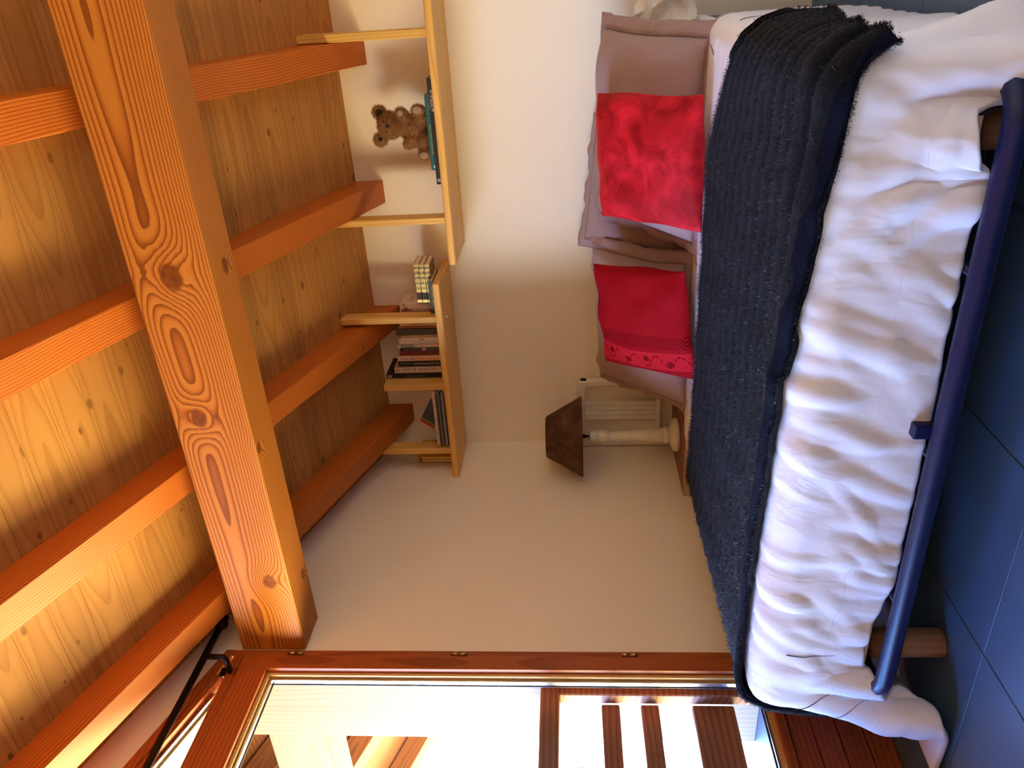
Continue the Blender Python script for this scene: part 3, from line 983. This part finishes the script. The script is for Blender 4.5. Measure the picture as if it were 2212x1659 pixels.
# ------------------------------------------------------------------ chair in the corner, with the lamp on its seat
ch = empty('chair', (.21, -.28, 0))
tag(ch, 'cream painted wooden chair with slatted back standing in the corner behind the bed', 'chair')
def cb(name, mat, x0, x1, y0, y1, z0, z1, c=.003, par=None):
    return MB().box(x0 - .21, x1 - .21, y0 + .28, y1 + .28, z0, z1, c).build(name, mat, par or ch)
cb('back_post', m_cream, .368, .400, -.075, -.035, 0, .972, .006)
cb('back_post', m_cream, .010, .045, -.075, -.035, 0, .972, .006)
m = MB()
top, bot = [], []
for i in range(13):
    u = i / 12
    x = .012 + .388 * u
    top.append((x - .21, .975 + .022 * math.sin(math.pi * u)))
    bot.append((x - .21, .935 + .018 * math.sin(math.pi * u)))
m.prism(top + bot[::-1], 1, -.072 + .28, -.040 + .28)
m.build('crest_rail', m_cream, ch)
cb('lower_rail', m_cream, .045, .370, -.068, -.044, .556, .580)
for k in range(4):
    cb('back_slat', m_cream, .166 + .0275 * k, .1915 + .0275 * k, -.066, -.050, .580, .95, .003)
cb('seat', m_seat, .008, .366, -.505, -.035, .470, .492, .004)
cb('seat_edge', m_seat_edge, .004, .369, -.522, -.506, .455, .493, .005)
for (x, y) in ((.03, -.48), (.345, -.48)):
    cb('front_leg', m_cream, x - .018, x + .018, y - .018, y + .018, 0, .47, .004)
cb('seat_rail', m_cream, .05, .37, -.495, -.475, .40, .46)
cb('seat_rail', m_cream, .05, .37, -.065, -.045, .40, .46)

lamp = empty('table_lamp', (.203, -.285, .4935))
tag(lamp, 'table lamp with brown conical shade and cream turned column on the chair seat', 'lamp')
MB().lathe([(0, 0), (.082, 0), (.086, .012), (.08, .026), (.055, .036), (.036, .045), (0, .045)], 32).build('base', m_cream_old, lamp, True)
MB().lathe([(.03, .045), (.040, .055), (.040, .065), (.033, .075), (.036, .085), (.036, .145), (.031, .155), (.028, .20), (.024, .28), (.022, .335),
            (.03, .35), (.034, .368), (.034, .385), (.027, .398), (.031, .405), (.031, .43), (.012, .437), (0, .437)], 40).build('column', m_cream_old, lamp, False)
MB().lathe([(0, .437), (.006, .437), (.006, .455), (.011, .457), (.011, .50), (0, .50)], 12).build('socket', m_iron, lamp, True)
t = NT('brown_stone_paper_shade')
_n = t.noise(t.tc('Object'), 11, 5, .65, .6)
t.bump(t.noise(t.tc('Object'), 45, 4, .6), .5, .006)
m_shade = t.done(t.ramp(_n, [(.30, (.045, .020, .011)), (.55, (.10, .045, .022)), (.75, (.19, .10, .055))]), .8, 0, .2)
so = MB().lathe([(.098, .650), (.104, .644), (.150, .560), (.1975, .478), (.1985, .470)], 40, wob=.012).build('shade', m_shade, lamp, True)
sd = so.modifiers.new('thick', 'SOLIDIFY')
sd.thickness = .003
m = MB()
for a in (0, 2.094, 4.188):
    m.tube([(0, 0, .60), (.128 * math.cos(a), .128 * math.sin(a), .60)], .002, 6)
m.tube([(0, 0, .5), (0, 0, .60)], .004, 6)
m.build('shade_carrier', m_iron, lamp)

# ------------------------------------------------------------------ bed frame and mattress
BX0, BX1, BY0, BY1 = .378, 2.06, -2.0, -.09      # mattress footprint
MZ0, MZ1 = .262, .485
bed = empty('bed', (1.235, -1.02, 0))
tag(bed, 'low bed with navy blue tubular frame, birch slats and round wooden legs', 'bed')
def bl(p): return (p[0] - 1.235, p[1] + 1.02, p[2])
pts = []
zr_ = .205
for (cx_, cy_, a0) in ((.565, -2.01, 180), (1.955, -2.01, 270), (1.955, -.20, 0), (.565, -.20, 90)):
    for k in range(7):
        a = math.radians(a0 + 15 * k)
        pts.append(bl((cx_ + .082 * math.cos(a), cy_ + .082 * math.sin(a), zr_)))
pts.append(pts[0])
MB().tube(pts, .023, 8, False).build('frame_tube', m_navy, bed, True)
for x in (.80, 1.235, 1.67):
    MB().tube([bl((x, -2.07, zr_ - .004)), bl((x, -.13, zr_ - .004))], .010, 8).build('cross_tube', m_navy, bed, True)
for x in (1.30,):
    MB().box(x - 1.235 - .018, x - 1.235 + .018, -1.04, -1.005, .20, .25, .003).build('support_block', m_navy, bed)
sl0 = None
for k in range(13):
    yy = -2.03 + .152 * k
    if sl0 is None:
        sl0 = MB().box(-.74, .74, 0, .062, .232, .246, .003).build('slat', m_slat, bed, loc=(0, yy + 1.02, 0))
        cp0 = MB().box(-.775, -.735, -.004, .066, .224, .255, .004).build('slat_holder', m_black, bed, loc=(0, yy + 1.02, 0))
    else:
        copy_to(sl0, bed, (0, yy + 1.02, 0))
        copy_to(cp0, bed, (0, yy + 1.02, 0))
    copy_to(cp0, bed, (1.51, yy + 1.02, 0))
for (x, y) in ((.548, -1.95), (1.93, -1.95), (.548, -.22), (1.93, -.22)):
    MB().lathe([(0, 0), (.036, 0), (.040, .006), (.040, .2), (0, .2)], 24).build('leg', m_legw, bed, True, bl((x, y, 0)))
mt = MB().box(BX0, BX1, BY0, BY1, MZ0, MZ1, .03).build('mattress', m_matt)
tag(mt, 'dark grey mattress showing under the white duvet at the foot', 'mattress')


# ------------------------------------------------------------------ cloth draping (position based, on a rounded box)
def drape(nx, ny, x0, x1, y0, y1, z, lo, hi, rad, steps=170, iters=7, seed=1, slack=.0, pin=None, warp=None, bend=.25, floor_z=.012, boxes=()):
    r = np.random.default_rng(seed)
    X, Y = np.meshgrid(np.linspace(x0, x1, nx), np.linspace(y0, y1, ny))
    P = np.stack([X, Y, np.full_like(X, z)], -1)
    if warp is not None: P = warp(P)
    rest0 = P.copy()
    P[..., 2] += r.normal(0, .0015, P.shape[:2])
    lowf = np.zeros((ny, nx))
    for k in range(10):
        a, b, c = r.uniform(-9, 9), r.uniform(-9, 9), r.uniform(0, 6.28)
        lowf += np.sin(a * X + b * Y + c)
    sc = 1 + slack * (1 + .35 * lowf / 3)
    Q = P.copy()
    pairs = []
    def add(sl_a, sl_b, k):
        L = np.linalg.norm(rest0[sl_b] - rest0[sl_a], axis=-1) * (sc[sl_a] + sc[sl_b]) * .5
        pairs.append((sl_a, sl_b, L[..., None], k))
    A = slice(None)
    for s0 in (0, 1):
        n = (nx - s0) // 2
        add((A, slice(s0, s0 + 2 * n, 2)), (A, slice(s0 + 1, s0 + 1 + 2 * n, 2)), 1)
        n = (ny - s0) // 2
        add((slice(s0, s0 + 2 * n, 2), A), (slice(s0 + 1, s0 + 1 + 2 * n, 2), A), 1)
    for s0 in (0, 1):
        n = (ny - s0) // 2
        add((slice(s0, s0 + 2 * n, 2), slice(0, nx - 1)), (slice(s0 + 1, s0 + 1 + 2 * n, 2), slice(1, nx)), .45)
        add((slice(s0, s0 + 2 * n, 2), slice(1, nx)), (slice(s0 + 1, s0 + 1 + 2 * n, 2), slice(0, nx - 1)), .45)
    for s0 in (0, 1, 2, 3):
        n = (nx - 3 - s0 + 3) // 4
        if n > 0 and s0 + 2 + 4 * (n - 1) < nx: add((A, slice(s0, s0 + 4 * n, 4)), (A, slice(s0 + 2, s0 + 2 + 4 * n, 4)), bend)
        n = (ny - 3 - s0 + 3) // 4
        if n > 0 and s0 + 2 + 4 * (n - 1) < ny: add((slice(s0, s0 + 4 * n, 4), A), (slice(s0 + 2, s0 + 2 + 4 * n, 4), A), bend)
    lo, hi = np.array(lo) + rad, np.array(hi) - rad
    dt2g = np.array([0, 0, -9.8]) * (1 / 60.) ** 2
    for st in range(steps):
        V = (P - Q) * .97
        Q = P.copy()
        P = P + V + dt2g
        for it in range(iters):
            for (a, b, L, k) in pairs:
                d = P[b] - P[a]
                n = np.sqrt((d * d).sum(-1, keepdims=True)) + 1e-9
                c = d * (.5 * k * (n - L) / n)
                P[a] += c
                P[b] -= c
            q = np.clip(P, lo, hi)
            d = P - q
            n = np.sqrt((d * d).sum(-1, keepdims=True))
            inside = n[..., 0] < 1e-6
            hit = n < rad
            P = np.where(hit, q + d / (n + 1e-9) * rad, P)
            P[inside, 2] = hi[2] + rad
            for (bx0, bx1, by0, by1, bz) in boxes:
                ins = (P[..., 0] < bx1) & (P[..., 0] > bx0) & (P[..., 1] > by0) & (P[..., 1] < by1) & (P[..., 2] < bz)
                P[ins, 2] = bz
            P[..., 0] = np.maximum(P[..., 0], .012)
            P[..., 2] = np.maximum(P[..., 2], floor_z)
            if pin is not None: P[pin] = rest0[pin]
        hm = hit[..., 0] | (P[..., 2] < floor_z + .001)
        Q[hm] += (P[hm] - Q[hm]) * .75          # friction
    return P


def grid_obj(name, P, mat, parent=None, smooth=True):
    ny, nx = P.shape[:2]
    f = [(j * nx + i, j * nx + i + 1, (j + 1) * nx + i + 1, (j + 1) * nx + i) for j in range(ny - 1) for i in range(nx - 1)]
    me = bpy.data.meshes.new(name)
    me.from_pydata(P.reshape(-1, 3).tolist(), [], f)
    me.polygons.foreach_set('use_smooth', [smooth] * len(f))
    uv = me.uv_layers.new(name='UVMap')
    idx = np.array(f).reshape(-1)
    uvs = np.stack([(idx % nx) / (nx - 1), (idx // nx) / (ny - 1)], -1).astype(np.float32)
    uv.data.foreach_set('uv', uvs.reshape(-1))
    o = bpy.data.objects.new(name, me)
    me.materials.append(mat)
    col.objects.link(o)
    if parent: o.parent = parent
    return o


def normals(P):
    du = np.gradient(P, axis=1)
    dv = np.gradient(P, axis=0)
    n = np.cross(du, dv)
    n /= np.linalg.norm(n, axis=-1, keepdims=True) + 1e-12
    return n


# fitted sheet over the mattress
fs = MB().box(BX0 - .004, BX1 + .004, BY0 - .003, BY1 + .003, .44, MZ1 + .004, .003).build('fitted_sheet', m_duvet)
tag(fs, 'white fitted sheet on the mattress, showing beside the pillows', 'sheet')

def refine(P):
    ny, nx = P.shape[:2]
    A = np.empty((ny, 2 * nx - 1, 3))
    A[:, ::2] = P
    A[:, 1::2] = (P[:, 1:] + P[:, :-1]) / 2
    B = np.empty((2 * ny - 1, 2 * nx - 1, 3))
    B[::2] = A
    B[1::2] = (A[1:] + A[:-1]) / 2
    return B

# white duvet
DNX, DNY = 104, 72
DX0, DX1, DY0, DY1 = .005, 2.42, -2.232, -.60
_X, _Y = np.meshgrid(np.linspace(DX0, DX1, DNX), np.linspace(DY0, DY1, DNY))
def dwarp(P):
    w = np.clip((-1.86 - P[..., 1]) / .10, 0, 1)
    X = P[..., 0]
    P[..., 1] += w * (.045 * np.exp(-((X - .60) / .16) ** 2) + .10 * np.exp(-((X - 2.0) / .075) ** 2)) * np.clip((-1.9 - P[..., 1]) / .33, 0, 1)
    return P
D = drape(DNX, DNY, DX0, DX1, DY0, DY1, MZ1 + .012, (BX0 - .012, BY0 - .012, .10), (BX1 + .012, BY1, MZ1 + .012), .055, 150, 8, seed=4, slack=.02, bend=.10, warp=dwarp,
          pin=(_X > .52) & (_X < 1.90) & (_Y > -1.84))
# creases: gathered folds running down the hanging foot and the sides
D = refine(D)
_X, _Y = np.meshgrid(np.linspace(DX0, DX1, D.shape[1]), np.linspace(DY0, DY1, D.shape[0]))
_N = normals(D)
if _N[D.shape[0] // 2, D.shape[1] // 2, 2] < 0: _N = -_N
_h = np.zeros_like(_X)
_r = np.random.default_rng(77)
def crease(x, y, ang, L, w, amp, bow):
    dx, dy = _X - x, _Y - y
    a = dx * math.cos(ang) + dy * math.sin(ang)
    b = -dx * math.sin(ang) + dy * math.cos(ang) - bow * (a / L) ** 2 * L
    ww = w * (1 + .8 * np.clip(a / L + .5, 0, 1))
    return amp * np.exp(-(b / ww) ** 2) * np.exp(-(a / (L * .5)) ** 4)
for k in range(150):
    x = _r.uniform(.1, 2.35)
    y = _r.uniform(DY0 - .02, -1.93)
    base = math.radians(62) if x < 1.75 else math.radians(118)
    _h += crease(x, y, base + _r.normal(0, .32), _r.uniform(.10, .30), _r.uniform(.007, .018), _r.uniform(.002, .0085), _r.normal(0, .18))
for k in range(40):
    x = _r.choice([_r.uniform(.02, .5), _r.uniform(1.95, 2.4)])
    _h += crease(x, _r.uniform(-2.1, -.65), _r.normal(0, .5) + (.2 if x < 1 else 2.9), _r.uniform(.10, .30), _r.uniform(.008, .02), _r.uniform(.002, .007), _r.normal(0, .2))
_mask = np.clip((-_Y - 1.86) / .12, 0, 1) + np.clip((_X - 1.9) / .12, 0, 1) + np.clip((.5 - _X) / .12, 0, 1)
D = D + _N * (_h * np.clip(_mask, 0, 1))[..., None]
duv = grid_obj('duvet', D, m_duvet)
tag(duv, 'white cotton duvet with fine dark twig print spread over the bed', 'duvet')
so_ = duv.modifiers.new('thick', 'SOLIDIFY')
so_.thickness = .022
so_.offset = 1.0
ss = duv.modifiers.new('sub', 'SUBSURF')
ss.levels = ss.render_levels = 1

def on_cloth(P, x0, x1, y0, y1, pts, off):
    ny, nx = P.shape[:2]
    N = normals(P)
    if N[ny // 2, nx // 2, 2] < 0: N = -N
    out = []
    for (x, y) in pts:
        u = min(max((x - x0) / (x1 - x0), 0), .999) * (nx - 1)
        v = min(max((y - y0) / (y1 - y0), 0), .999) * (ny - 1)
        i, j = int(u), int(v)
        a, b = u - i, v - j
        def bil(A): return A[j, i] * (1 - a) * (1 - b) + A[j, i + 1] * a * (1 - b) + A[j + 1, i] * (1 - a) * b + A[j + 1, i + 1] * a * b
        out.append(tuple(bil(P) + bil(N) * off))
    return out
def twig(x, y, ang, L, bendk, w=.0012):
    n = 14
    pts = []
    for k in range(n):
        u = k / (n - 1)
        a = ang + bendk * u
        pts.append((x, y))
        x += math.cos(a) * L / n
        y += math.sin(a) * L / n
    q = on_cloth(D, DX0, DX1, DY0, DY1, pts, .0232)
    MB().tube(q, [w * (1 - .7 * k / (n - 1)) for k in range(n)], 5).build('twig_print', m_print, duv)
for a in ((1.96, -.80, 1.2, .16, .5), (2.02, -.62, -1.0, .10, .4), (2.04, -.95, .4, .10, -.3), (2.10, -1.30, 1.0, .16, .6), (2.12, -1.62, 1.7, .10, .4),
          (1.55, -.62, .6, .14, .4), (.92, -.66, 1.2, .16, -.5), (.50, -.52, -1.2, .2, .6), (.62, -2.02, -1.9, .14, .5),
          (.42, -1.99, -1.7, .20, .5), (.36, -1.99, -1.45, .16, -.5), (1.22, -.70, .9, .1, .3), (.46, -.62, 1.5, .14, .4)):
    twig(*a)
# stitched hem seam parallel to the edge
for (yy) in (-2.12,):
    q = on_cloth(D, DX0, DX1, DY0, DY1, [(.03 + 2.36 * k / 160, yy) for k in range(161)], .0216)
    MB().tube(q, .0008, 5).build('hem_seam', plain('grey_stitch', (.74, .72, .74), .9), duv)

# black ribbed throw across the foot of the bed
TNX, TNY = 150, 120
TX0, TX1, TY0, TY1 = .055, 2.13, -1.955, -.93
def twarp(P):
    X, Y = P[..., 0].copy(), P[..., 1].copy()
    u = (X - TX0) / (TX1 - TX0)
    v = (Y - TY0) / (TY1 - TY0)
    # the far right corner is folded away, the near right corner is pulled out
    cut = np.clip((u - .80) / .20, 0, 1) ** 1.5
    P[..., 1] = Y - cut * v * .55 - .05 * u * v - np.clip(u - .45, 0, 1) * (1 - v) * .22 - .95 * np.clip(.22 - u, 0, 1) * (1 - v)
    return P
INF = .038
_X, _Y = np.meshgrid(np.linspace(TX0, TX1, TNX // 2), np.linspace(TY0, TY1, TNY // 2))
T = drape(TNX // 2, TNY // 2, TX0, TX1, TY0, TY1, MZ1 + .012 + INF - .008, (BX0 - .012 - INF, BY0 - .012 - INF, .10), (BX1 + .012 + INF, BY1, MZ1 + .012 + INF - .008), .085, 110, 7, seed=9,
          slack=.004, warp=twarp, bend=.3, pin=(_X > .55) & (_X < 1.88) & (_Y > -1.86))
# refine and add the ribs
# keep the throw on top of the draped duvet
_Dn = normals(D)
if _Dn[D.shape[0] // 2, D.shape[1] // 2, 2] < 0: _Dn = -_Dn
_dp, _dn = D.reshape(-1, 3), _Dn.reshape(-1, 3)
_dp, _dn = _dp[::2], _dn[::2]
for _pass in range(2):
    _t = T.reshape(-1, 3)
    _sel = np.where((_t[:, 0] < .50) | (_t[:, 1] < -1.90) | (_t[:, 0] > 1.92))[0]
    for c0 in range(0, len(_sel), 200):
        ix = _sel[c0:c0 + 200]
        d2 = ((_t[ix][:, None, :] - _dp[None]) ** 2).sum(-1)
        k_ = d2.argmin(1)
        sd_v = ((_t[ix] - _dp[k_]) * _dn[k_]).sum(-1)
        push = np.clip(.034 - sd_v, 0, .12)
        _t[ix] += _dn[k_] * push[:, None]
    T = _t.reshape(T.shape)
    S_ = T.copy()
    S_[1:-1, 1:-1] = (T[1:-1, 1:-1] * 2 + T[:-2, 1:-1] + T[2:, 1:-1] + T[1:-1, :-2] + T[1:-1, 2:]) / 6
    T = S_
T = refine(refine(T))
N = normals(T)
if N[T.shape[0] // 2, T.shape[1] // 2, 2] < 0: N = -N
vv = np.linspace(0, 1, T.shape[0])[:, None]
uu = np.linspace(0, 1, T.shape[1])[None, :]
ph = vv * 11.5 + .10 * np.sin(uu * 9 + vv * 7) + .06 * np.sin(uu * 23 + 2)
rib = np.abs(np.sin(np.pi * ph)) ** .5
T2 = T + N * (.001 + .021 * rib + .002 * np.sin(uu * 60 + 5 * vv) * rib)[..., None]
t = NT('black_faux_fur')
_P = t.tc('Object')
_nn = t.noise(_P, 16, 4, .6, 1.5)
t.bump(t.noise(_P, 180, 4, .7), .9, .006)
m_throw = t.done(t.mix(_nn, (.0022, .0022, .0032), (.009, .009, .012)), .75, 0, .1, **{'Sheen Weight': .12, 'Sheen Roughness': .3, 'Sheen Tint': (.5, .52, .65, 1)})
t = NT('black_faux_fur_fibre')
_nn = t.noise(t.tc('Object'), 16, 4, .6, 1.5)
m_fibre = t.done(t.mix(t.mr(_nn, .35, .7), (.003, .003, .0045), (.030, .030, .040)), .5, 0, .3)
thr = grid_obj('throw_blanket', T2, m_throw)
tag(thr, 'black ribbed faux fur throw laid across the foot of the bed', 'blanket')
st_ = thr.modifiers.new('thick', 'SOLIDIFY')
st_.thickness = .012
st_.offset = -1
N2 = normals(T2)
if N2[T2.shape[0] // 2, T2.shape[1] // 2, 2] < 0: N2 = -N2
r_ = np.random.default_rng(2)
ii = r_.integers(0, T2.shape[1], 70000)
jj = r_.integers(0, T2.shape[0], 70000)
eix = r_.integers(0, T2.shape[1], 5000)
ejx = r_.integers(0, T2.shape[0], 7000)
pi_ = np.concatenate([ii, eix, eix, np.full(7000, T2.shape[1] - 1)])
pj_ = np.concatenate([jj, np.zeros(5000, int), np.full(5000, T2.shape[0] - 1), ejx])
fp = T2[pj_, pi_] + r_.normal(0, .003, (len(pi_), 3))
fn_ = N2[pj_, pi_].copy()
fn_[-7000:, 0] += 1.2
fuzz('pile', fp, fn_, .0075, .0008, m_fibre, thr, (-.3, 0, 0), .6, 8)
# smooth dark border along the near edge
_b = (T + N * .022)[0:9].copy()
_b[0] -= N[0] * .022
bo_ = grid_obj('border', _b, plain('navy_satin_border', (.003, .004, .012), .85, spec=.08), thr)
sb_ = bo_.modifiers.new('thick', 'SOLIDIFY')
sb_.thickness = .004


# ------------------------------------------------------------------ pillows and cushions
def pillow(name, label, cat, w, h, th, mat, loc, rot, flange=0.0, seed=0, n=34, wr=.006, group=None, pinch=.05, sub=1, sag=0.0):
    r = np.random.default_rng(seed)
    root = empty(name, loc, rot)
    tag(root, label, cat, group)
    a = np.linspace(-1, 1, n)
    A, B = np.meshgrid(a, a)
    f = (np.clip(1 - np.abs(A) ** 2.2, 0, 1) * np.clip(1 - np.abs(B) ** 2.2, 0, 1)) ** .5
    wx = np.zeros_like(A)
    for k in range(16):
        fa, fb, ph = r.uniform(-7, 7), r.uniform(-7, 7), r.uniform(0, 6.28)
        wx += np.sin(fa * A + fb * B + ph + 1.5 * np.sin(2 * A + ph)) / 4
    edge = 1 - (1 - np.abs(A) ** 6) * (1 - np.abs(B) ** 6)
    X = A * w / 2 * (1 - pinch * (1 - B ** 2)) + wx * .004
    Z = B * h / 2 * (1 - pinch * (1 - A ** 2)) - sag * h * A ** 2 * .5 + np.roll(wx, 3, 0) * .004
    front = -(f * th / 2 * (1 + .10 * wx) + wr * wx * (.25 + edge * .7) * (f > 0))
    back = f * th / 2 * (1 + .06 * np.roll(wx, 5, 1))
    V = np.concatenate([np.stack([X, front, Z], -1).reshape(-1, 3), np.stack([X, back, Z], -1).reshape(-1, 3)])
    F = []
    for j in range(n - 1):
        for i in range(n - 1):
            q0, q1, q2, q3 = j * n + i, j * n + i + 1, (j + 1) * n + i + 1, (j + 1) * n + i
            F.append((q0, q1, q2, q3))
            F.append((q3 + n * n, q2 + n * n, q1 + n * n, q0 + n * n))
    bd = [(0, i) for i in range(n)] + [(j, n - 1) for j in range(1, n)] + [(n - 1, i) for i in range(n - 2, -1, -1)] + [(j, 0) for j in range(n - 2, 0, -1)]
    m = MB()
    m.add(V.tolist(), F)
    me_o = m.build('cover', mat, root, True)
    bm = bmesh.new()
    bm.from_mesh(me_o.data)
    bmesh.ops.remove_doubles(bm, verts=bm.verts, dist=.0004)
    bmesh.ops.recalc_face_normals(bm, faces=bm.faces)
    bm.to_mesh(me_o.data)
    bm.free()
    me_o.data.polygons.foreach_set('use_smooth', [True] * len(me_o.data.polygons))
    if sub:
        s_ = me_o.modifiers.new('sub', 'SUBSURF')
        s_.levels = s_.render_levels = 1
    if flange > 0:
        ring = [Vector((X[j, i], (front[j, i] + back[j, i]) / 2, Z[j, i])) for (j, i) in bd]
        L = len(ring)
        v, fc = [], []
        for k in range(L):
            p = ring[k]
            d = Vector((A[bd[k]] * (abs(A[bd[k]]) ** 8), 0, B[bd[k]] * (abs(B[bd[k]]) ** 8)))
            if d.length > 0: d = Vector((math.copysign(min(1, abs(d.x)), d.x), 0, math.copysign(min(1, abs(d.z)), d.z)))
            if abs(A[bd[k]]) > .99 and abs(B[bd[k]]) < .99: d.z = 0
            for s_i, s_f in enumerate((-.15, .35, .7, 1.0)):
                wv = .010 * math.sin(k * .55 + seed) * s_f + .006 * math.sin(k * 1.3 + 2 * seed) * s_f
                v.append(p + d * flange * s_f + Vector((0, wv + .028 * max(0, s_f), 0)))
        for k in range(L):
            k2 = (k + 1) % L
            for s_i in range(3):
                fc.append((k * 4 + s_i, k2 * 4 + s_i, k2 * 4 + s_i + 1, k * 4 + s_i + 1))
        fo = MB().add(v, fc).build('flange', mat, root, True)
        sd_ = fo.modifiers.new('thick', 'SOLIDIFY')
        sd_.thickness = .003
        sd_.offset = 0
        q = [tuple(p + Vector((0, -.0035, 0))) for p in ring] + [tuple(ring[0] + Vector((0, -.0035, 0)))]
        MB().tube(q, .0013, 5, False).build('seam', plain('mauve_stitch', (.30, .17, .155), .9), root)
    return root
PG = 'mauve pillows leaning on the back wall'
pillow('pillow', 'mauve flanged pillow behind the dark red patterned cushion', 'pillow', .64, .53, .24, m_mauve, (.855, -.41, .705), (math.radians(-48), math.radians(-3), math.radians(3)), .045, 3, group=PG)
pillow('pillow', 'mauve flanged pillow tucked behind another, peeping out between the two red cushions', 'pillow', .50, .50, .15, m_mauve, (1.40, -.25, .710), (math.radians(-36), math.radians(7), math.radians(3)), .045, 8, group=PG)
pillow('pillow', 'mauve flanged pillow behind the bright red plush cushion', 'pillow', .74, .53, .24, m_mauve, (1.675, -.485, .695), (math.radians(-50), math.radians(1), math.radians(-2)), .045, 21, group=PG)

pillow('cushion', 'bright red plush cushion leaning on the mauve pillow', 'cushion', .47, .49, .16, m_red, (1.630, -.71, .715), (math.radians(-46), math.radians(-2), math.radians(2)), 0, 31, wr=.008, pinch=.02)
# dark red jacquard cushion: woven bands in the cloth itself
t = NT('dark_red_jacquard')
P_ = t.tc('Object')
xs = t.sep(P_)
x_, z_ = xs[0], xs[2]
band = t.m('LESS_THAN', t.m('ABSOLUTE', t.m('ADD', x_, .150)), .036)
line = t.m('LESS_THAN', t.m('ABSOLUTE', t.m('SUBTRACT', t.m('ABSOLUTE', t.m('ADD', x_, .150)), .038)), .0022)
tw = t.m('ABSOLUTE', t.m('SINE', t.m('MULTIPLY', t.m('ADD', x_, z_), 330)))
l1 = t.m('LESS_THAN', t.m('ABSOLUTE', t.m('SINE', t.m('MULTIPLY', t.m('ADD', x_, z_), 190))), .34)
l2 = t.m('LESS_THAN', t.m('ABSOLUTE', t.m('SINE', t.m('MULTIPLY', t.m('SUBTRACT', x_, z_), 190))), .34)
lat = t.m('MULTIPLY', t.m('MAXIMUM', l1, l2), t.m('LESS_THAN', t.m('ABSOLUTE', t.m('ADD', x_, .065)), .028))
# flower rosettes repeating along the band, vine between them
zz_ = t.m('SUBTRACT', t.m('FRACT', t.m('MULTIPLY', z_, 10.0)), .5)
fz = t.m('DIVIDE', zz_, 10.0)
fx = t.m('ADD', t.m('ADD', x_, .150), t.m('MULTIPLY', t.m('SINE', t.m('MULTIPLY', z_, 31.4)), .010))
rr = t.m('SQRT', t.m('ADD', t.m('MULTIPLY', fx, fx), t.m('MULTIPLY', fz, fz)))
an = t.m('ARCTAN2', fx, fz)
pet = t.m('LESS_THAN', rr, t.m('MULTIPLY_ADD', t.m('ABSOLUTE', t.m('SINE', t.m('MULTIPLY', an, 5))), .011, .006))
vine = t.m('LESS_THAN', t.m('ABSOLUTE', t.m('SUBTRACT', t.m('ADD', x_, .150), t.m('MULTIPLY', t.m('SINE', t.m('MULTIPLY_ADD', z_, 62.8, 1.2)), .026))), t.m('MULTIPLY_ADD', t.m('SINE', t.m('MULTIPLY', z_, 420)), .002, .0028))
motif = t.m('MULTIPLY', t.m('MAXIMUM', pet, vine), band)
base = t.mix(tw, (.27, .003, .007), (.34, .005, .010))
cc = t.mix(band, base, (.50, .012, .020))
cc = t.mix(line, cc, (.55, .016, .034))
cc = t.mix(t.m('MAXIMUM', motif, lat), cc, (.14, .001, .004))
faint = t.m('GREATER_THAN', t.noise(P_, 42, 2, .5, 2.0), .62)
cc = t.mix(t.m('MULTIPLY', faint, .35), cc, (.22, .002, .008))
t.bump(t.noise(P_, 18, 3, .55, .8), .3, .01)
m_jac = t.done(cc, .8, 0, .08)
pillow('cushion', 'dark red jacquard cushion with a woven flower band', 'cushion', .46, .47, .14, m_jac, (.975, -.635, .715), (math.radians(-43), math.radians(-7), math.radians(4)), 0, 44, wr=.007, pinch=.02)

# crumpled sheer cloth behind the right pillow
r_ = np.random.default_rng(15)
nn_ = 40
V = []
for j in range(nn_):
    for i in range(nn_):
        u, v = i / (nn_ - 1), j / (nn_ - 1)
        x = 1.93 + .30 * u
        z = .52 + .26 * v * (1 - .55 * abs(u - .35)) + .02 * math.sin(9 * u)
        y = -.30 + .10 * v + .045 * abs(math.sin(7 * u + 3 * v)) + .035 * abs(math.sin(11 * v - 5 * u + 1)) - .02 * abs(math.sin(17 * u * v + 2))
        V.append((x - 2.05, y + .3, z - .52))
co = MB().add(V, [(j * nn_ + i, j * nn_ + i + 1, (j + 1) * nn_ + i + 1, (j + 1) * nn_ + i) for j in range(nn_ - 1) for i in range(nn_ - 1)]).build('crumpled_cloth', m_white_cloth, None, False, (2.05, -.3, .52))
sd_ = co.modifiers.new('thick', 'SOLIDIFY')
sd_.thickness = .002
tag(co, 'crumpled sheer white cloth stuffed behind the mauve pillow at the bed edge', 'cloth')
